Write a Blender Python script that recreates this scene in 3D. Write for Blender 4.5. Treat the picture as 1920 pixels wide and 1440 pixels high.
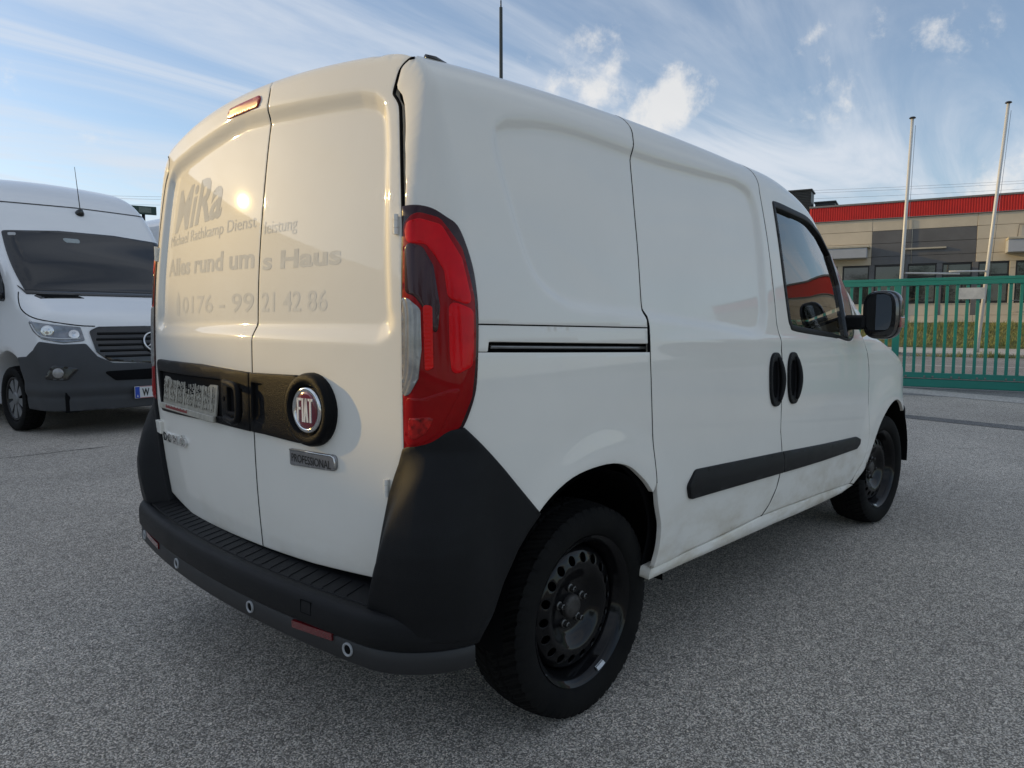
import bpy, math, random
import numpy as np
from mathutils import Vector, Matrix
from mathutils.geometry import delaunay_2d_cdt

random.seed(7)
for _o in list(bpy.data.objects):
    bpy.data.objects.remove(_o)
scene = bpy.context.scene
col = scene.collection
R = math.radians

# ------------------------------------------------------------------ camera
CAM = np.array([-1.6067, -2.0952, 1.1657])
YAW, PITCH, ROLL = 0.76308, -0.08965, -0.0005
cam_data = bpy.data.cameras.new('camera')
cam_data.sensor_width = 36.0
cam_data.lens = 36.0 * 1332.45 / 1920.0
cam_data.clip_start = 0.05
cam_data.clip_end = 5000
cam = bpy.data.objects.new('camera', cam_data)
col.objects.link(cam)
_f = Vector((math.cos(YAW) * math.cos(PITCH), math.sin(YAW) * math.cos(PITCH), math.sin(PITCH)))
_r = Vector((math.sin(YAW), -math.cos(YAW), 0))
_u = _r.cross(_f)
_r2 = _r * math.cos(ROLL) + _u * math.sin(ROLL)
_u2 = -_r * math.sin(ROLL) + _u * math.cos(ROLL)
cam.matrix_world = Matrix((( _r2.x, _u2.x, -_f.x, CAM[0]), (_r2.y, _u2.y, -_f.y, CAM[1]), (_r2.z, _u2.z, -_f.z, CAM[2]), (0, 0, 0, 1)))
scene.camera = cam

# ------------------------------------------------------------------ sky, sun, exposure
SUN_DIR = Vector((-0.3899, 0.8853, 0.2534)).normalized()      # towards the sun
SUN_EL = math.asin(SUN_DIR.z)
SUN_AZ = math.atan2(SUN_DIR.y, SUN_DIR.x)
world = bpy.data.worlds.new('World')
scene.world = world
world.use_nodes = True
wt = world.node_tree
wt.nodes.clear()
def wn(t, **k):
    n = wt.nodes.new(t)
    for a, b in k.items():
        setattr(n, a, b)
    return n
def wl(a, b):
    wt.links.new(a, b)
sky = wn('ShaderNodeTexSky', sky_type='NISHITA', sun_disc=False)
sky.sun_elevation = SUN_EL
sky.sun_rotation = math.pi / 2 - SUN_AZ
sky.altitude = 200
sky.air_density = 1.0
sky.dust_density = 0.6
sky.ozone_density = 2.6
tc = wn('ShaderNodeTexCoord')
sep = wn('ShaderNodeSeparateXYZ')
wl(tc.outputs['Generated'], sep.inputs[0])
zc = wn('ShaderNodeMath', operation='MAXIMUM'); zc.inputs[1].default_value = 0.02
wl(sep.outputs['Z'], zc.inputs[0])
za = wn('ShaderNodeMath', operation='ADD'); za.inputs[1].default_value = 0.14
wl(zc.outputs[0], za.inputs[0])
dx = wn('ShaderNodeMath', operation='DIVIDE'); wl(sep.outputs['X'], dx.inputs[0]); wl(za.outputs[0], dx.inputs[1])
dy = wn('ShaderNodeMath', operation='DIVIDE'); wl(sep.outputs['Y'], dy.inputs[0]); wl(za.outputs[0], dy.inputs[1])
cmb = wn('ShaderNodeCombineXYZ'); wl(dx.outputs[0], cmb.inputs[0]); wl(dy.outputs[0], cmb.inputs[1])
def wnoise(vec, scale, detail, rough, dist, off, sx=1, sy=1, rz=0):
    mp = wn('ShaderNodeMapping')
    mp.inputs['Location'].default_value = off
    mp.inputs['Rotation'].default_value = (0, 0, rz)
    mp.inputs['Scale'].default_value = (sx, sy, 1)
    wl(vec, mp.inputs[0])
    n = wn('ShaderNodeTexNoise')
    n.inputs['Scale'].default_value = scale
    n.inputs['Detail'].default_value = detail
    n.inputs['Roughness'].default_value = rough
    n.inputs['Distortion'].default_value = dist
    wl(mp.outputs[0], n.inputs['Vector'])
    return n.outputs['Fac']
def wramp(inp, a, b):
    m = wn('ShaderNodeMapRange', interpolation_type='SMOOTHSTEP')
    m.inputs['From Min'].default_value = a
    m.inputs['From Max'].default_value = b
    wl(inp, m.inputs['Value'])
    return m.outputs['Result']
def wmul(a, b):
    m = wn('ShaderNodeMath', operation='MULTIPLY')
    if isinstance(a, float): m.inputs[0].default_value = a
    else: wl(a, m.inputs[0])
    if isinstance(b, float): m.inputs[1].default_value = b
    else: wl(b, m.inputs[1])
    return m.outputs[0]
cirrus = wramp(wnoise(cmb.outputs[0], 1.15, 9, 0.60, 1.2, (3.1, 1.7, 0), 0.40, 1.7, 0.55), 0.34, 0.68)
cirrus2 = wramp(wnoise(cmb.outputs[0], 0.45, 5, 0.5, 0.4, (7.3, 5.2, 0), 1, 1, 0), 0.28, 0.56)
def wadd(a, b):
    m = wn('ShaderNodeMath', operation='ADD'); wl(a, m.inputs[0])
    if isinstance(b, float): m.inputs[1].default_value = b
    else: wl(b, m.inputs[1])
    return m.outputs[0]
# banks of fair-weather cumulus standing in certain directions, broken up by noise
LOBES = [((.739, .593, .320), 5.0, .42), ((.797, .534, .281), 4.5, .36), ((.827, .482, .290), 3.0, .34), ((.815, .515, .262), 3.2, .40), ((.905, .341, .255), 3.6, .32), ((.906, .259, .335), 3.0, .26), ((.934, .191, .302), 4.5, .24), ((.978, .150, .145), 5.0, .55), ((.856, .367, .370), 5.0, .28), ((-.5, .6, .35), 12.0, .35), ((.3, -.85, .30), 10.0, .40), ((-.7, -.6, .40), 12.0, .38), ((.1, .2, .97), 20.0, .25)]
lob = None
for (d, deg, amp) in LOBES:
    dp = wn('ShaderNodeVectorMath', operation='DOT_PRODUCT'); wl(tc.outputs['Generated'], dp.inputs[0]); dp.inputs[1].default_value = Vector(d).normalized()
    g_ = wmul(wramp(dp.outputs['Value'], math.cos(R(deg)), 1.0), amp)
    lob = g_ if lob is None else wadd(lob, g_)
cn = wnoise(tc.outputs['Generated'], 17.0, 14, 0.64, 0.15, (1.55, 0.35, 0.42), 1.0, 1.0, 0)
cn2 = wnoise(tc.outputs['Generated'], 5.0, 4, 0.55, 0.3, (2.5, 1.35, 0.12), 1.0, 1.0, 0)
def wlin(a, k, c):
    m = wn('ShaderNodeMath', operation='MULTIPLY_ADD'); wl(a, m.inputs[0]); m.inputs[1].default_value = k; m.inputs[2].default_value = c
    return m.outputs[0]
cum = wramp(wadd(wadd(wlin(cn, 2.0, -1.0), wlin(cn2, 1.0, -.5)), lob), 0.30, 0.86)
veil = wn('ShaderNodeMath', operation='MULTIPLY_ADD', use_clamp=True)
wl(wmul(cirrus, cirrus2), veil.inputs[0]); veil.inputs[1].default_value = 0.72; veil.inputs[2].default_value = 0.16
ci = veil.outputs[0]
mixc = wn('ShaderNodeMix', data_type='RGBA')
wl(ci, mixc.inputs['Factor']); wl(sky.outputs[0], mixc.inputs['A'])
# cloud light: the same sky, whitened (clouds scatter the sun and the sky together)
CLOUD_A, CLOUD_B = (4.5, 4.8, 5.25, 1), (5.5, 5.4, 5.25, 1)
mixc.inputs['B'].default_value = CLOUD_A
mixd = wn('ShaderNodeMix', data_type='RGBA')
wl(wmul(cum, 0.80), mixd.inputs['Factor']); wl(mixc.outputs['Result'], mixd.inputs['A'])
mixd.inputs['B'].default_value = CLOUD_B
bg = wn('ShaderNodeBackground'); bg.inputs['Strength'].default_value = 0.11
wl(mixd.outputs['Result'], bg.inputs['Color'])
wo = wn('ShaderNodeOutputWorld'); wl(bg.outputs[0], wo.inputs[0])

sun_data = bpy.data.lights.new('sun', 'SUN')
sun_data.energy = 2.0
sun_data.angle = R(0.55)
sun_data.color = (0.96, 0.65, 0.22)
sun = bpy.data.objects.new('sun', sun_data)
sun.rotation_euler = (-SUN_DIR).to_track_quat('-Z', 'Y').to_euler()
sun.location = (-10, 20, 20)
col.objects.link(sun)
vs = scene.view_settings
vs.view_transform = 'Standard'; vs.look = 'None'; vs.gamma = 1.0; vs.use_curve_mapping = False
vs.exposure = 0.55
scene.cycles.use_denoising = True
scene.cycles.max_bounces = 8
scene.cycles.transparent_max_bounces = 12
scene.cycles.sample_clamp_indirect = 6.0

# ------------------------------------------------------------------ materials
MATS = {}
def mat(name, color, rough=0.5, metal=0.0, spec=0.5, coat=0.0, coat_rough=0.05, var=0.0, var_scale=6.0, bump=0.0, bump_scale=200.0, rough_var=0.0, alpha=1.0, emit=None, second=None, coords='Object', voro=False):
    if name in MATS:
        return MATS[name]
    m = bpy.data.materials.new(name)
    m.use_nodes = True
    nt = m.node_tree
    p = nt.nodes['Principled BSDF']
    p.inputs['Base Color'].default_value = (*color, 1)
    p.inputs['Roughness'].default_value = rough
    p.inputs['Metallic'].default_value = metal
    p.inputs['Specular IOR Level'].default_value = spec
    p.inputs['Coat Weight'].default_value = coat
    p.inputs['Coat Roughness'].default_value = coat_rough
    p.inputs['Alpha'].default_value = alpha
    tcn = nt.nodes.new('ShaderNodeTexCoord')
    def noise(scale, detail=4.0, rough_=0.6):
        n = nt.nodes.new('ShaderNodeTexNoise')
        n.inputs['Scale'].default_value = scale
        n.inputs['Detail'].default_value = detail
        n.inputs['Roughness'].default_value = rough_
        nt.links.new(tcn.outputs[coords], n.inputs['Vector'])
        return n
    if var > 0:
        n = noise(var_scale)
        mx = nt.nodes.new('ShaderNodeMix'); mx.data_type = 'RGBA'
        mr = nt.nodes.new('ShaderNodeMapRange')
        mr.inputs['From Min'].default_value = 0.3; mr.inputs['From Max'].default_value = 0.72
        nt.links.new(n.outputs['Fac'], mr.inputs['Value'])
        nt.links.new(mr.outputs['Result'], mx.inputs['Factor'])
        c2 = second if second else tuple(c * (1 - var) for c in color)
        mx.inputs['A'].default_value = (*color, 1)
        mx.inputs['B'].default_value = (*c2, 1)
        nt.links.new(mx.outputs['Result'], p.inputs['Base Color'])
    if rough_var > 0:
        n = noise(var_scale * 1.7, 6)
        mr = nt.nodes.new('ShaderNodeMapRange')
        mr.inputs['To Min'].default_value = max(0.02, rough - rough_var); mr.inputs['To Max'].default_value = rough + rough_var
        nt.links.new(n.outputs['Fac'], mr.inputs['Value'])
        nt.links.new(mr.outputs['Result'], p.inputs['Roughness'])
    if bump > 0:
        n = noise(bump_scale, 3)
        b = nt.nodes.new('ShaderNodeBump')
        b.inputs['Strength'].default_value = bump
        b.inputs['Distance'].default_value = 0.002
        nt.links.new(n.outputs['Fac'], b.inputs['Height'])
        nt.links.new(b.outputs['Normal'], p.inputs['Normal'])
    if emit:
        p.inputs['Emission Color'].default_value = (*emit[0], 1)
        p.inputs['Emission Strength'].default_value = emit[1]
    MATS[name] = m
    return m

def glass_mat(name, tint, ior=1.5, rough=0.0):
    if name in MATS:
        return MATS[name]
    m = bpy.data.materials.new(name); m.use_nodes = True
    nt = m.node_tree; nt.nodes.clear()
    out = nt.nodes.new('ShaderNodeOutputMaterial')
    mix = nt.nodes.new('ShaderNodeMixShader')
    tr = nt.nodes.new('ShaderNodeBsdfTransparent'); tr.inputs['Color'].default_value = (*tint, 1)
    gl = nt.nodes.new('ShaderNodeBsdfGlossy'); gl.inputs['Roughness'].default_value = rough
    fr = nt.nodes.new('ShaderNodeFresnel'); fr.inputs['IOR'].default_value = ior
    ad = nt.nodes.new('ShaderNodeMath'); ad.operation = 'MULTIPLY'; ad.inputs[1].default_value = 1.6; ad.use_clamp = True
    nt.links.new(fr.outputs[0], ad.inputs[0])
    nt.links.new(ad.outputs[0], mix.inputs[0]); nt.links.new(tr.outputs[0], mix.inputs[1]); nt.links.new(gl.outputs[0], mix.inputs[2])
    nt.links.new(mix.outputs[0], out.inputs[0])
    MATS[name] = m
    return m

# ------------------------------------------------------------------ object helpers
def tag(o, label=None, cat=None, group=None, kind=None):
    if label: o['label'] = label
    if cat: o['category'] = cat
    if group: o['group'] = group
    if kind: o['kind'] = kind
    return o
def empty(name, loc=(0, 0, 0), rz=0.0):
    o = bpy.data.objects.new(name, None)
    o.location = loc; o.rotation_euler = (0, 0, rz); o.empty_display_size = 0.2
    col.objects.link(o)
    return o
def link(name, me, parent=None):
    o = bpy.data.objects.new(name, me)
    col.objects.link(o)
    if parent: o.parent = parent
    return o
def mesh(name, V, F, material, parent=None, smooth=True, mirror=False, sharp=None):
    me = bpy.data.meshes.new(name)
    me.from_pydata(np.asarray(V, float).tolist(), [], [list(map(int, f)) for f in F])
    if material: me.materials.append(material)
    if smooth:
        me.polygons.foreach_set('use_smooth', [True] * len(me.polygons))
        if sharp:
            me.set_sharp_from_angle(angle=R(sharp))
    me.update()
    o = link(name, me, parent)
    return o
def mirrored(o, parent=None):
    "copy of a part reflected in the vehicle's middle plane, sharing its mesh"
    c = o.copy(); col.objects.link(c); c.parent = parent or o.parent
    c.matrix_basis = Matrix.Diagonal((1, -1, 1, 1)) @ o.matrix_basis
    for ch in list(o.children):
        k = ch.copy(); col.objects.link(k); k.parent = c
    return c
class MB:
    "collects simple shapes into one mesh"
    def __init__(s): s.v = []; s.f = []
    def add(s, V, F):
        b = len(s.v)
        s.v += [tuple(map(float, p)) for p in V]; s.f += [[i + b for i in f] for f in F]
        return s
    def box(s, lo, hi, bev=0.0, M=None):
        x0, y0, z0 = lo; x1, y1, z1 = hi
        if bev <= 0:
            V = [(x0, y0, z0), (x1, y0, z0), (x1, y1, z0), (x0, y1, z0), (x0, y0, z1), (x1, y0, z1), (x1, y1, z1), (x0, y1, z1)]
            F = [[0, 3, 2, 1], [4, 5, 6, 7], [0, 1, 5, 4], [1, 2, 6, 5], [2, 3, 7, 6], [3, 0, 4, 7]]
        else:
            b = bev; V = []; F = []
            # chamfered box: 24 vertices
            c = [(x0, x1), (y0, y1), (z0, z1)]
            idx = {}
            for i in (0, 1):
                for j in (0, 1):
                    for k in (0, 1):
                        base = [c[0][i], c[1][j], c[2][k]]
                        sg = [1 if i == 0 else -1, 1 if j == 0 else -1, 1 if k == 0 else -1]
                        for a in range(3):
                            q = list(base)
                            for t in range(3):
                                if t != a: q[t] += sg[t] * b
                            idx[(i, j, k, a)] = len(V); V.append(tuple(q))
            for a in range(3):
                o1, o2 = (a + 1) % 3, (a + 2) % 3
                for sgn in (0, 1):
                    loop = []
                    for (p, q) in ((0, 0), (1, 0), (1, 1), (0, 1)):
                        key = [0, 0, 0]; key[a] = sgn; key[o1] = p; key[o2] = q
                        loop.append(idx[(*key, a)])
                    F.append(loop if sgn == 1 else loop[::-1])
                for p in (0, 1):
                    for q in (0, 1):
                        k0 = [0, 0, 0]; k0[o1] = p; k0[o2] = q; k0[a] = 0
                        k1 = list(k0); k1[a] = 1
                        f = [idx[(*k0, o1)], idx[(*k1, o1)], idx[(*k1, o2)], idx[(*k0, o2)]]
                        F.append(f if (p + q) % 2 == 1 else f[::-1])
            for i in (0, 1):
                for j in (0, 1):
                    for k in (0, 1):
                        f = [idx[(i, j, k, 0)], idx[(i, j, k, 1)], idx[(i, j, k, 2)]]
                        F.append(f if (i + j + k) % 2 == 1 else f[::-1])
        if M is not None: V = [tuple(M @ Vector(p)) for p in V]
        return s.add(V, F)
    def tube(s, pts, r, n=10, cap=True):
        pts = [Vector(p) for p in pts]
        rs = r if hasattr(r, '__len__') else [r] * len(pts)
        V = []; F = []; prev = None
        for i, p in enumerate(pts):
            t = (pts[min(i + 1, len(pts) - 1)] - pts[max(i - 1, 0)]).normalized()
            if prev is None:
                a = t.orthogonal().normalized()
            else:
                a = (prev - t * prev.dot(t)).normalized()
            prev = a; b = t.cross(a)
            for k in range(n):
                q = 2 * math.pi * k / n
                V.append(tuple(p + (a * math.cos(q) + b * math.sin(q)) * rs[i]))
        for i in range(len(pts) - 1):
            for k in range(n):
                F.append([i * n + k, i * n + (k + 1) % n, (i + 1) * n + (k + 1) % n, (i + 1) * n + k])
        if cap:
            F.append(list(range(n))[::-1]); F.append([(len(pts) - 1) * n + k for k in range(n)])
        return s.add(V, F)
    def lathe(s, prof, n=48, M=None, a0=0.0, a1=2 * math.pi):
        "prof: (radius, height) pairs turned about the local z axis"
        V = []; F = []; full = abs(a1 - a0 - 2 * math.pi) < 1e-6
        m = n if full else n + 1
        for (r, h) in prof:
            for k in range(m):
                q = a0 + (a1 - a0) * k / n
                V.append((r * math.cos(q), r * math.sin(q), h))
        for i in range(len(prof) - 1):
            for k in range(n):
                k2 = (k + 1) % m
                F.append([i * m + k, i * m + k2, (i + 1) * m + k2, (i + 1) * m + k])
        if M is not None: V = [tuple(M @ Vector(p)) for p in V]
        return s.add(V, F)
    def prism(s, poly, h0, h1, M=None):
        "poly: 2-D outline in local xy extruded along z"
        n = len(poly)
        V = [(p[0], p[1], h0) for p in poly] + [(p[0], p[1], h1) for p in poly]
        F = [list(range(n))[::-1], list(range(n, 2 * n))] + [[i, (i + 1) % n, n + (i + 1) % n, n + i] for i in range(n)]
        if M is not None: V = [tuple(M @ Vector(p)) for p in V]
        return s.add(V, F)
    def build(s, name, material, parent=None, smooth=False, sharp=None):
        return mesh(name, s.v, s.f, material, parent, smooth or bool(sharp), sharp=sharp)
def frame(o, x, y, z):
    "matrix with the given origin and axes"
    x, y, z, o = Vector(x), Vector(y), Vector(z), Vector(o)
    return Matrix(((x.x, y.x, z.x, o.x), (x.y, y.y, z.y, o.y), (x.z, y.z, z.z, o.z), (0, 0, 0, 1)))

# ------------------------------------------------------------------ curve and surface tools
class Spl:
    def __init__(s, x, y):
        x = np.asarray(x, float); y = np.asarray(y, float); s.x = x; s.y = y
        h = np.diff(x); d = np.diff(y) / h
        m = np.empty_like(y); m[0] = d[0]; m[-1] = d[-1]
        m[1:-1] = (d[:-1] * h[1:] + d[1:] * h[:-1]) / (h[1:] + h[:-1])
        s.m = m
    def __call__(s, t):
        t = np.asarray(t, float); i = np.clip(np.searchsorted(s.x, t) - 1, 0, len(s.x) - 2)
        h = s.x[i + 1] - s.x[i]; u = (t - s.x[i]) / h; uc = np.clip(u, 0, 1)
        a = (2 * uc**3 - 3 * uc**2 + 1) * s.y[i] + (uc**3 - 2 * uc**2 + uc) * h * s.m[i] + (-2 * uc**3 + 3 * uc**2) * s.y[i + 1] + (uc**3 - uc**2) * h * s.m[i + 1]
        return a + np.where(u < 0, u * h * s.m[i], 0) + np.where(u > 1, (u - 1) * h * s.m[i + 1], 0)
def rmax(a, b, r):
    a = a + r; b = b + r
    return np.minimum(np.maximum(a, b), 0) + np.hypot(np.maximum(a, 0), np.maximum(b, 0)) - r
def sstep(x, a, b):
    t = np.clip((x - a) / (b - a), 0, 1)
    return t * t * (3 - 2 * t)
def grad(F, P, e=1e-3):
    g = np.stack([(F(*(P + e * u).T) - F(*(P - e * u).T)) for u in np.eye(3)], 1)
    return g / np.maximum(np.linalg.norm(g, axis=1, keepdims=True), 1e-12)
def shoot(F, O, D, tmax, off=0.0):
    a = np.zeros(len(O)); b = np.full(len(O), float(tmax))
    for _ in range(34):
        m = (a + b) / 2
        P = O + D * m[:, None]
        ins = F(P[:, 0], P[:, 1], P[:, 2]) - off < 0
        a = np.where(ins, m, a); b = np.where(ins, b, m)
    return O + D * ((a + b) / 2)[:, None]
def inpoly(P, poly):
    x, y = P[:, 0], P[:, 1]; c = np.zeros(len(P), bool)
    n = len(poly)
    for i in range(n):
        x1, y1 = poly[i]; x2, y2 = poly[(i + 1) % n]
        if y1 == y2: continue
        k = ((y1 > y) != (y2 > y)) & (x < (x2 - x1) * (y - y1) / (y2 - y1) + x1)
        c ^= k
    return c
def sdpoly(P, poly):
    "distance to a closed outline, negative inside"
    d = np.full(len(P), 1e9); poly = np.asarray(poly, float)
    for i in range(len(poly)):
        a = poly[i]; b = poly[(i + 1) % len(poly)]; e = b - a
        t = np.clip(((P - a) @ e) / max(e @ e, 1e-12), 0, 1)
        d = np.minimum(d, np.hypot(*(P - a - t[:, None] * e).T))
    return np.where(inpoly(P, poly), -d, d)
def cr(pts, n=6):
    "open Catmull-Rom curve through the points"
    p = [np.array(q, float) for q in pts]; p = [2 * p[0] - p[1]] + p + [2 * p[-1] - p[-2]]
    out = []
    for i in range(1, len(p) - 2):
        for k in range(n):
            t = k / n
            out.append(0.5 * (2 * p[i] + (p[i + 1] - p[i - 1]) * t + (2 * p[i - 1] - 5 * p[i] + 4 * p[i + 1] - p[i + 2]) * t * t + (3 * p[i] - p[i - 1] - 3 * p[i + 1] + p[i + 2]) * t**3))
    out.append(p[-2])
    return [tuple(q) for q in out]
def rpoly(pts, r, n=6):
    "closed outline with rounded corners"
    out = []; m = len(pts)
    rr = r if hasattr(r, '__len__') else [r] * m
    for i in range(m):
        a = np.array(pts[i - 1], float); b = np.array(pts[i], float); c = np.array(pts[(i + 1) % m], float)
        u = a - b; v = c - b; lu = np.linalg.norm(u); lv = np.linalg.norm(v); u /= lu; v /= lv
        ang = math.acos(np.clip(u @ v, -1, 1))
        if rr[i] <= 0 or ang > 3.0:
            out.append(tuple(b)); continue
        t = min(rr[i] / math.tan(ang / 2), .49 * lu, .49 * lv)
        p0 = b + u * t; p1 = b + v * t
        for k in range(n + 1):
            s = k / n
            out.append(tuple((1 - s)**2 * p0 + 2 * s * (1 - s) * b + s * s * p1))
    return out
def resample(poly, h):
    out = []
    for i in range(len(poly)):
        a = np.array(poly[i], float); b = np.array(poly[(i + 1) % len(poly)], float)
        L = np.linalg.norm(b - a)
        if L < 1e-7: continue
        n = max(1, int(round(L / h)))
        for k in range(n): out.append(a + (b - a) * k / n)
    # drop near duplicates
    q = [out[0]]
    for p in out[1:]:
        if np.linalg.norm(p - q[-1]) > h * 0.2: q.append(p)
    if np.linalg.norm(q[0] - q[-1]) < h * 0.2: q.pop()
    return np.array(q)
def inset(poly, d):
    p = np.asarray(poly, float)
    area = 0.5 * np.sum(p[:, 0] * np.roll(p[:, 1], -1) - np.roll(p[:, 0], -1) * p[:, 1])
    e = np.roll(p, -1, 0) - p; e /= np.maximum(np.linalg.norm(e, axis=1, keepdims=True), 1e-9)
    nrm = np.stack([-e[:, 1], e[:, 0]], 1) * (1 if area > 0 else -1)
    n2 = nrm + np.roll(nrm, 1, 0); n2 /= np.maximum(np.linalg.norm(n2, axis=1, keepdims=True), 0.3)
    return p + n2 * d
def panel(name, outline, chart, material, parent, h=0.012, gap=0.0, disp=None, holes=(), lip=0.016, edge=0.0016, off=0.0, flip=False, extra=None, ho=None):
    "sheet lying on a body surface: outline in chart coordinates, rounded edge turned inwards"
    ho = ho or h
    rings = []
    o = resample(outline, ho)
    if gap: o = inset(o, gap)
    rings.append(o)
    for q in holes:
        rings.append(resample(q, ho))
    lo = o.min(0); hi = o.max(0)
    nx = int((hi[0] - lo[0]) / h) + 2; ny = int((hi[1] - lo[1]) / (h * .866)) + 2
    gx, gy = np.meshgrid(np.arange(nx), np.arange(ny))
    G = np.stack([lo[0] + (gx + .5 * (gy % 2)) * h, lo[1] + gy * h * .866], -1).reshape(-1, 2)
    s = sdpoly(G, o); keep = s < -.55 * h
    for q in rings[1:]:
        keep &= sdpoly(G, q) > .55 * h
    G = G[keep]
    pts = []; edges = []; starts = []
    for q in rings:
        b = len(pts); starts.append((b, len(q)))
        pts += [Vector((float(a), float(c))) for a, c in q]
        edges += [(b + i, b + (i + 1) % len(q)) for i in range(len(q))]
    pts += [Vector((float(a), float(c))) for a, c in G]
    ov, oe, of, orig_v, _, _ = delaunay_2d_cdt(pts, edges, [], 0, 1e-9, True)
    UV = np.array([(p.x, p.y) for p in ov]); T = np.array([list(f) for f in of], int)
    cen = UV[T].mean(1); k = inpoly(cen, o)
    for q in rings[1:]: k &= ~inpoly(cen, q)
    T = T[k]
    omap = {}
    for i, l in enumerate(orig_v):
        for j in l: omap[j] = i
    P, N = chart(UV, off)
    if disp is not None:
        P = P + N * disp(UV, P)[:, None]
    # consistent outward winding
    fn = np.cross(P[T[:, 1]] - P[T[:, 0]], P[T[:, 2]] - P[T[:, 0]])
    w = np.einsum('ij,ij->i', fn, N[T[:, 0]]) < 0
    T[w] = T[w][:, ::-1]
    V = [P]; F = T.tolist(); nv = len(P)
    for ri, (b, n) in enumerate(starts):
        ids = np.array([omap[b + i] for i in range(n)])
        p = P[ids]; nn = N[ids]
        t = np.roll(p, -1, 0) - np.roll(p, 1, 0); t /= np.maximum(np.linalg.norm(t, axis=1, keepdims=True), 1e-9)
        od = np.cross(t, nn)
        q = rings[ri]; area = 0.5 * np.sum(q[:, 0] * np.roll(q[:, 1], -1) - np.roll(q[:, 0], -1) * q[:, 1])
        # outward test by interior probe
        c2 = UV[ids] + 1e-3 * np.stack([-(np.roll(UV[ids], -1, 0) - np.roll(UV[ids], 1, 0))[:, 1], (np.roll(UV[ids], -1, 0) - np.roll(UV[ids], 1, 0))[:, 0]], 1)
        inward_uv = 1 if area > 0 else -1
        pp, _ = chart(UV[ids] + inward_uv * (c2 - UV[ids]) * 2, off)
        sgn = -np.sign(np.median(np.einsum('ij,ij->i', pp - chart(UV[ids], off)[0], od)))
        if ri > 0: sgn = -sgn
        od = od * sgn
        r1 = p + od * edge * .7 - nn * edge * .3
        r2 = p + od * edge - nn * edge
        r3 = p + od * edge - nn * lip
        V += [r1, r2, r3]
        chain = [ids, nv + np.arange(n), nv + n + np.arange(n), nv + 2 * n + np.arange(n)]
        nv += 3 * n
        for a, c in zip(chain[:-1], chain[1:]):
            for i in range(n):
                j = (i + 1) % n
                f = [a[i], a[j], c[j], c[i]]
                F.append(f)
    V = np.concatenate(V)
    # orient lip faces away from the sheet's inside
    Fo = []
    base = len(T)
    for i, f in enumerate(F):
        Fo.append(f)
    o_ = mesh(name, V, Fo, material, parent)
    bm_fix(o_.data, len(T))
    return o_
import bmesh
def bm_fix(me, ntri):
    bm = bmesh.new(); bm.from_mesh(me); bm.faces.ensure_lookup_table()
    n0 = bm.faces[0].normal.copy()
    bmesh.ops.recalc_face_normals(bm, faces=bm.faces)
    bm.faces.ensure_lookup_table()
    if bm.faces[0].normal.dot(n0) < 0:
        bmesh.ops.reverse_faces(bm, faces=bm.faces)
    bm.to_mesh(me); bm.free(); me.update()
def snet(F, lo, hi, h, proj=3):
    "naive surface nets of an implicit function"
    lo = np.array(lo, float); n = np.ceil((np.array(hi) - lo) / h).astype(int) + 1
    ax = [lo[i] + h * np.arange(n[i]) for i in range(3)]
    X, Y, Z = np.meshgrid(*ax, indexing='ij'); f = F(X, Y, Z); s = f < 0
    sh = tuple(n - 1)
    acc = np.zeros(sh + (3,)); cnt = np.zeros(sh)
    def sl(a): return tuple(slice(a[i], a[i] + sh[i]) for i in range(3))
    for k in range(3):
        o1, o2 = (k + 1) % 3, (k + 2) % 3
        for p in (0, 1):
            for q in (0, 1):
                a = [0, 0, 0]; a[o1] = p; a[o2] = q; b = list(a); b[k] = 1
                fa, fb = f[sl(a)], f[sl(b)]; c = (fa < 0) != (fb < 0)
                t = np.where(c, fa / np.where(c, fa - fb, 1), 0)
                for d in range(3): acc[..., d] += np.where(c, a[d] + (t if d == k else 0), 0)
                cnt += c
    m = cnt > 0; idx = np.full(sh, -1); idx[m] = np.arange(m.sum())
    ijk = np.argwhere(m); V = lo + h * (ijk + acc[m] / cnt[m][:, None])
    Q = []
    for k in range(3):
        o1, o2 = (k + 1) % 3, (k + 2) % 3
        a = [slice(0, n[0] - 1), slice(0, n[1] - 1), slice(0, n[2] - 1)]
        a[o1] = slice(1, n[o1] - 1); a[o2] = slice(1, n[o2] - 1); a[k] = slice(0, n[k] - 1)
        b = list(a); b[k] = slice(1, n[k])
        sa, sb = s[tuple(a)], s[tuple(b)]
        e = np.argwhere(sa != sb); fl = sa[tuple(e.T)]
        e[:, o1] += 1; e[:, o2] += 1
        c = []
        for (p, q) in ((-1, -1), (0, -1), (0, 0), (-1, 0)):
            t = e.copy(); t[:, o1] += p; t[:, o2] += q; c.append(idx[tuple(t.T)])
        c = np.stack(c, 1); c[~fl] = c[~fl][:, ::-1]
        Q.append(c)
    Q = np.concatenate(Q)
    for _ in range(proj):
        g = np.stack([(F(*(V + 1e-3 * u).T) - F(*(V - 1e-3 * u).T)) / 2e-3 for u in np.eye(3)], 1)
        fv = F(*V.T); g2 = np.maximum((g * g).sum(1), 0.05)
        st = g * (fv / g2)[:, None]; L = np.linalg.norm(st, axis=1, keepdims=True)
        V = V - st * np.minimum(1, h / np.maximum(L, 1e-9))
    return V, Q
_txt_cache = {}
def text2d(s, size=1.0, bold=0.0, shear=0.0, res=3):
    cu = bpy.data.curves.new('t', 'FONT'); cu.body = s; cu.size = size; cu.offset = bold; cu.shear = shear; cu.resolution_u = res
    cu.fill_mode = 'FRONT'
    ob = bpy.data.objects.new('t', cu); col.objects.link(ob)
    dg = bpy.context.evaluated_depsgraph_get()
    me = ob.evaluated_get(dg).to_mesh()
    V = np.array([v.co[:2] for v in me.vertices]); F = [list(p.vertices) for p in me.polygons]
    bpy.data.objects.remove(ob); bpy.data.curves.remove(cu)
    return V, F
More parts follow.
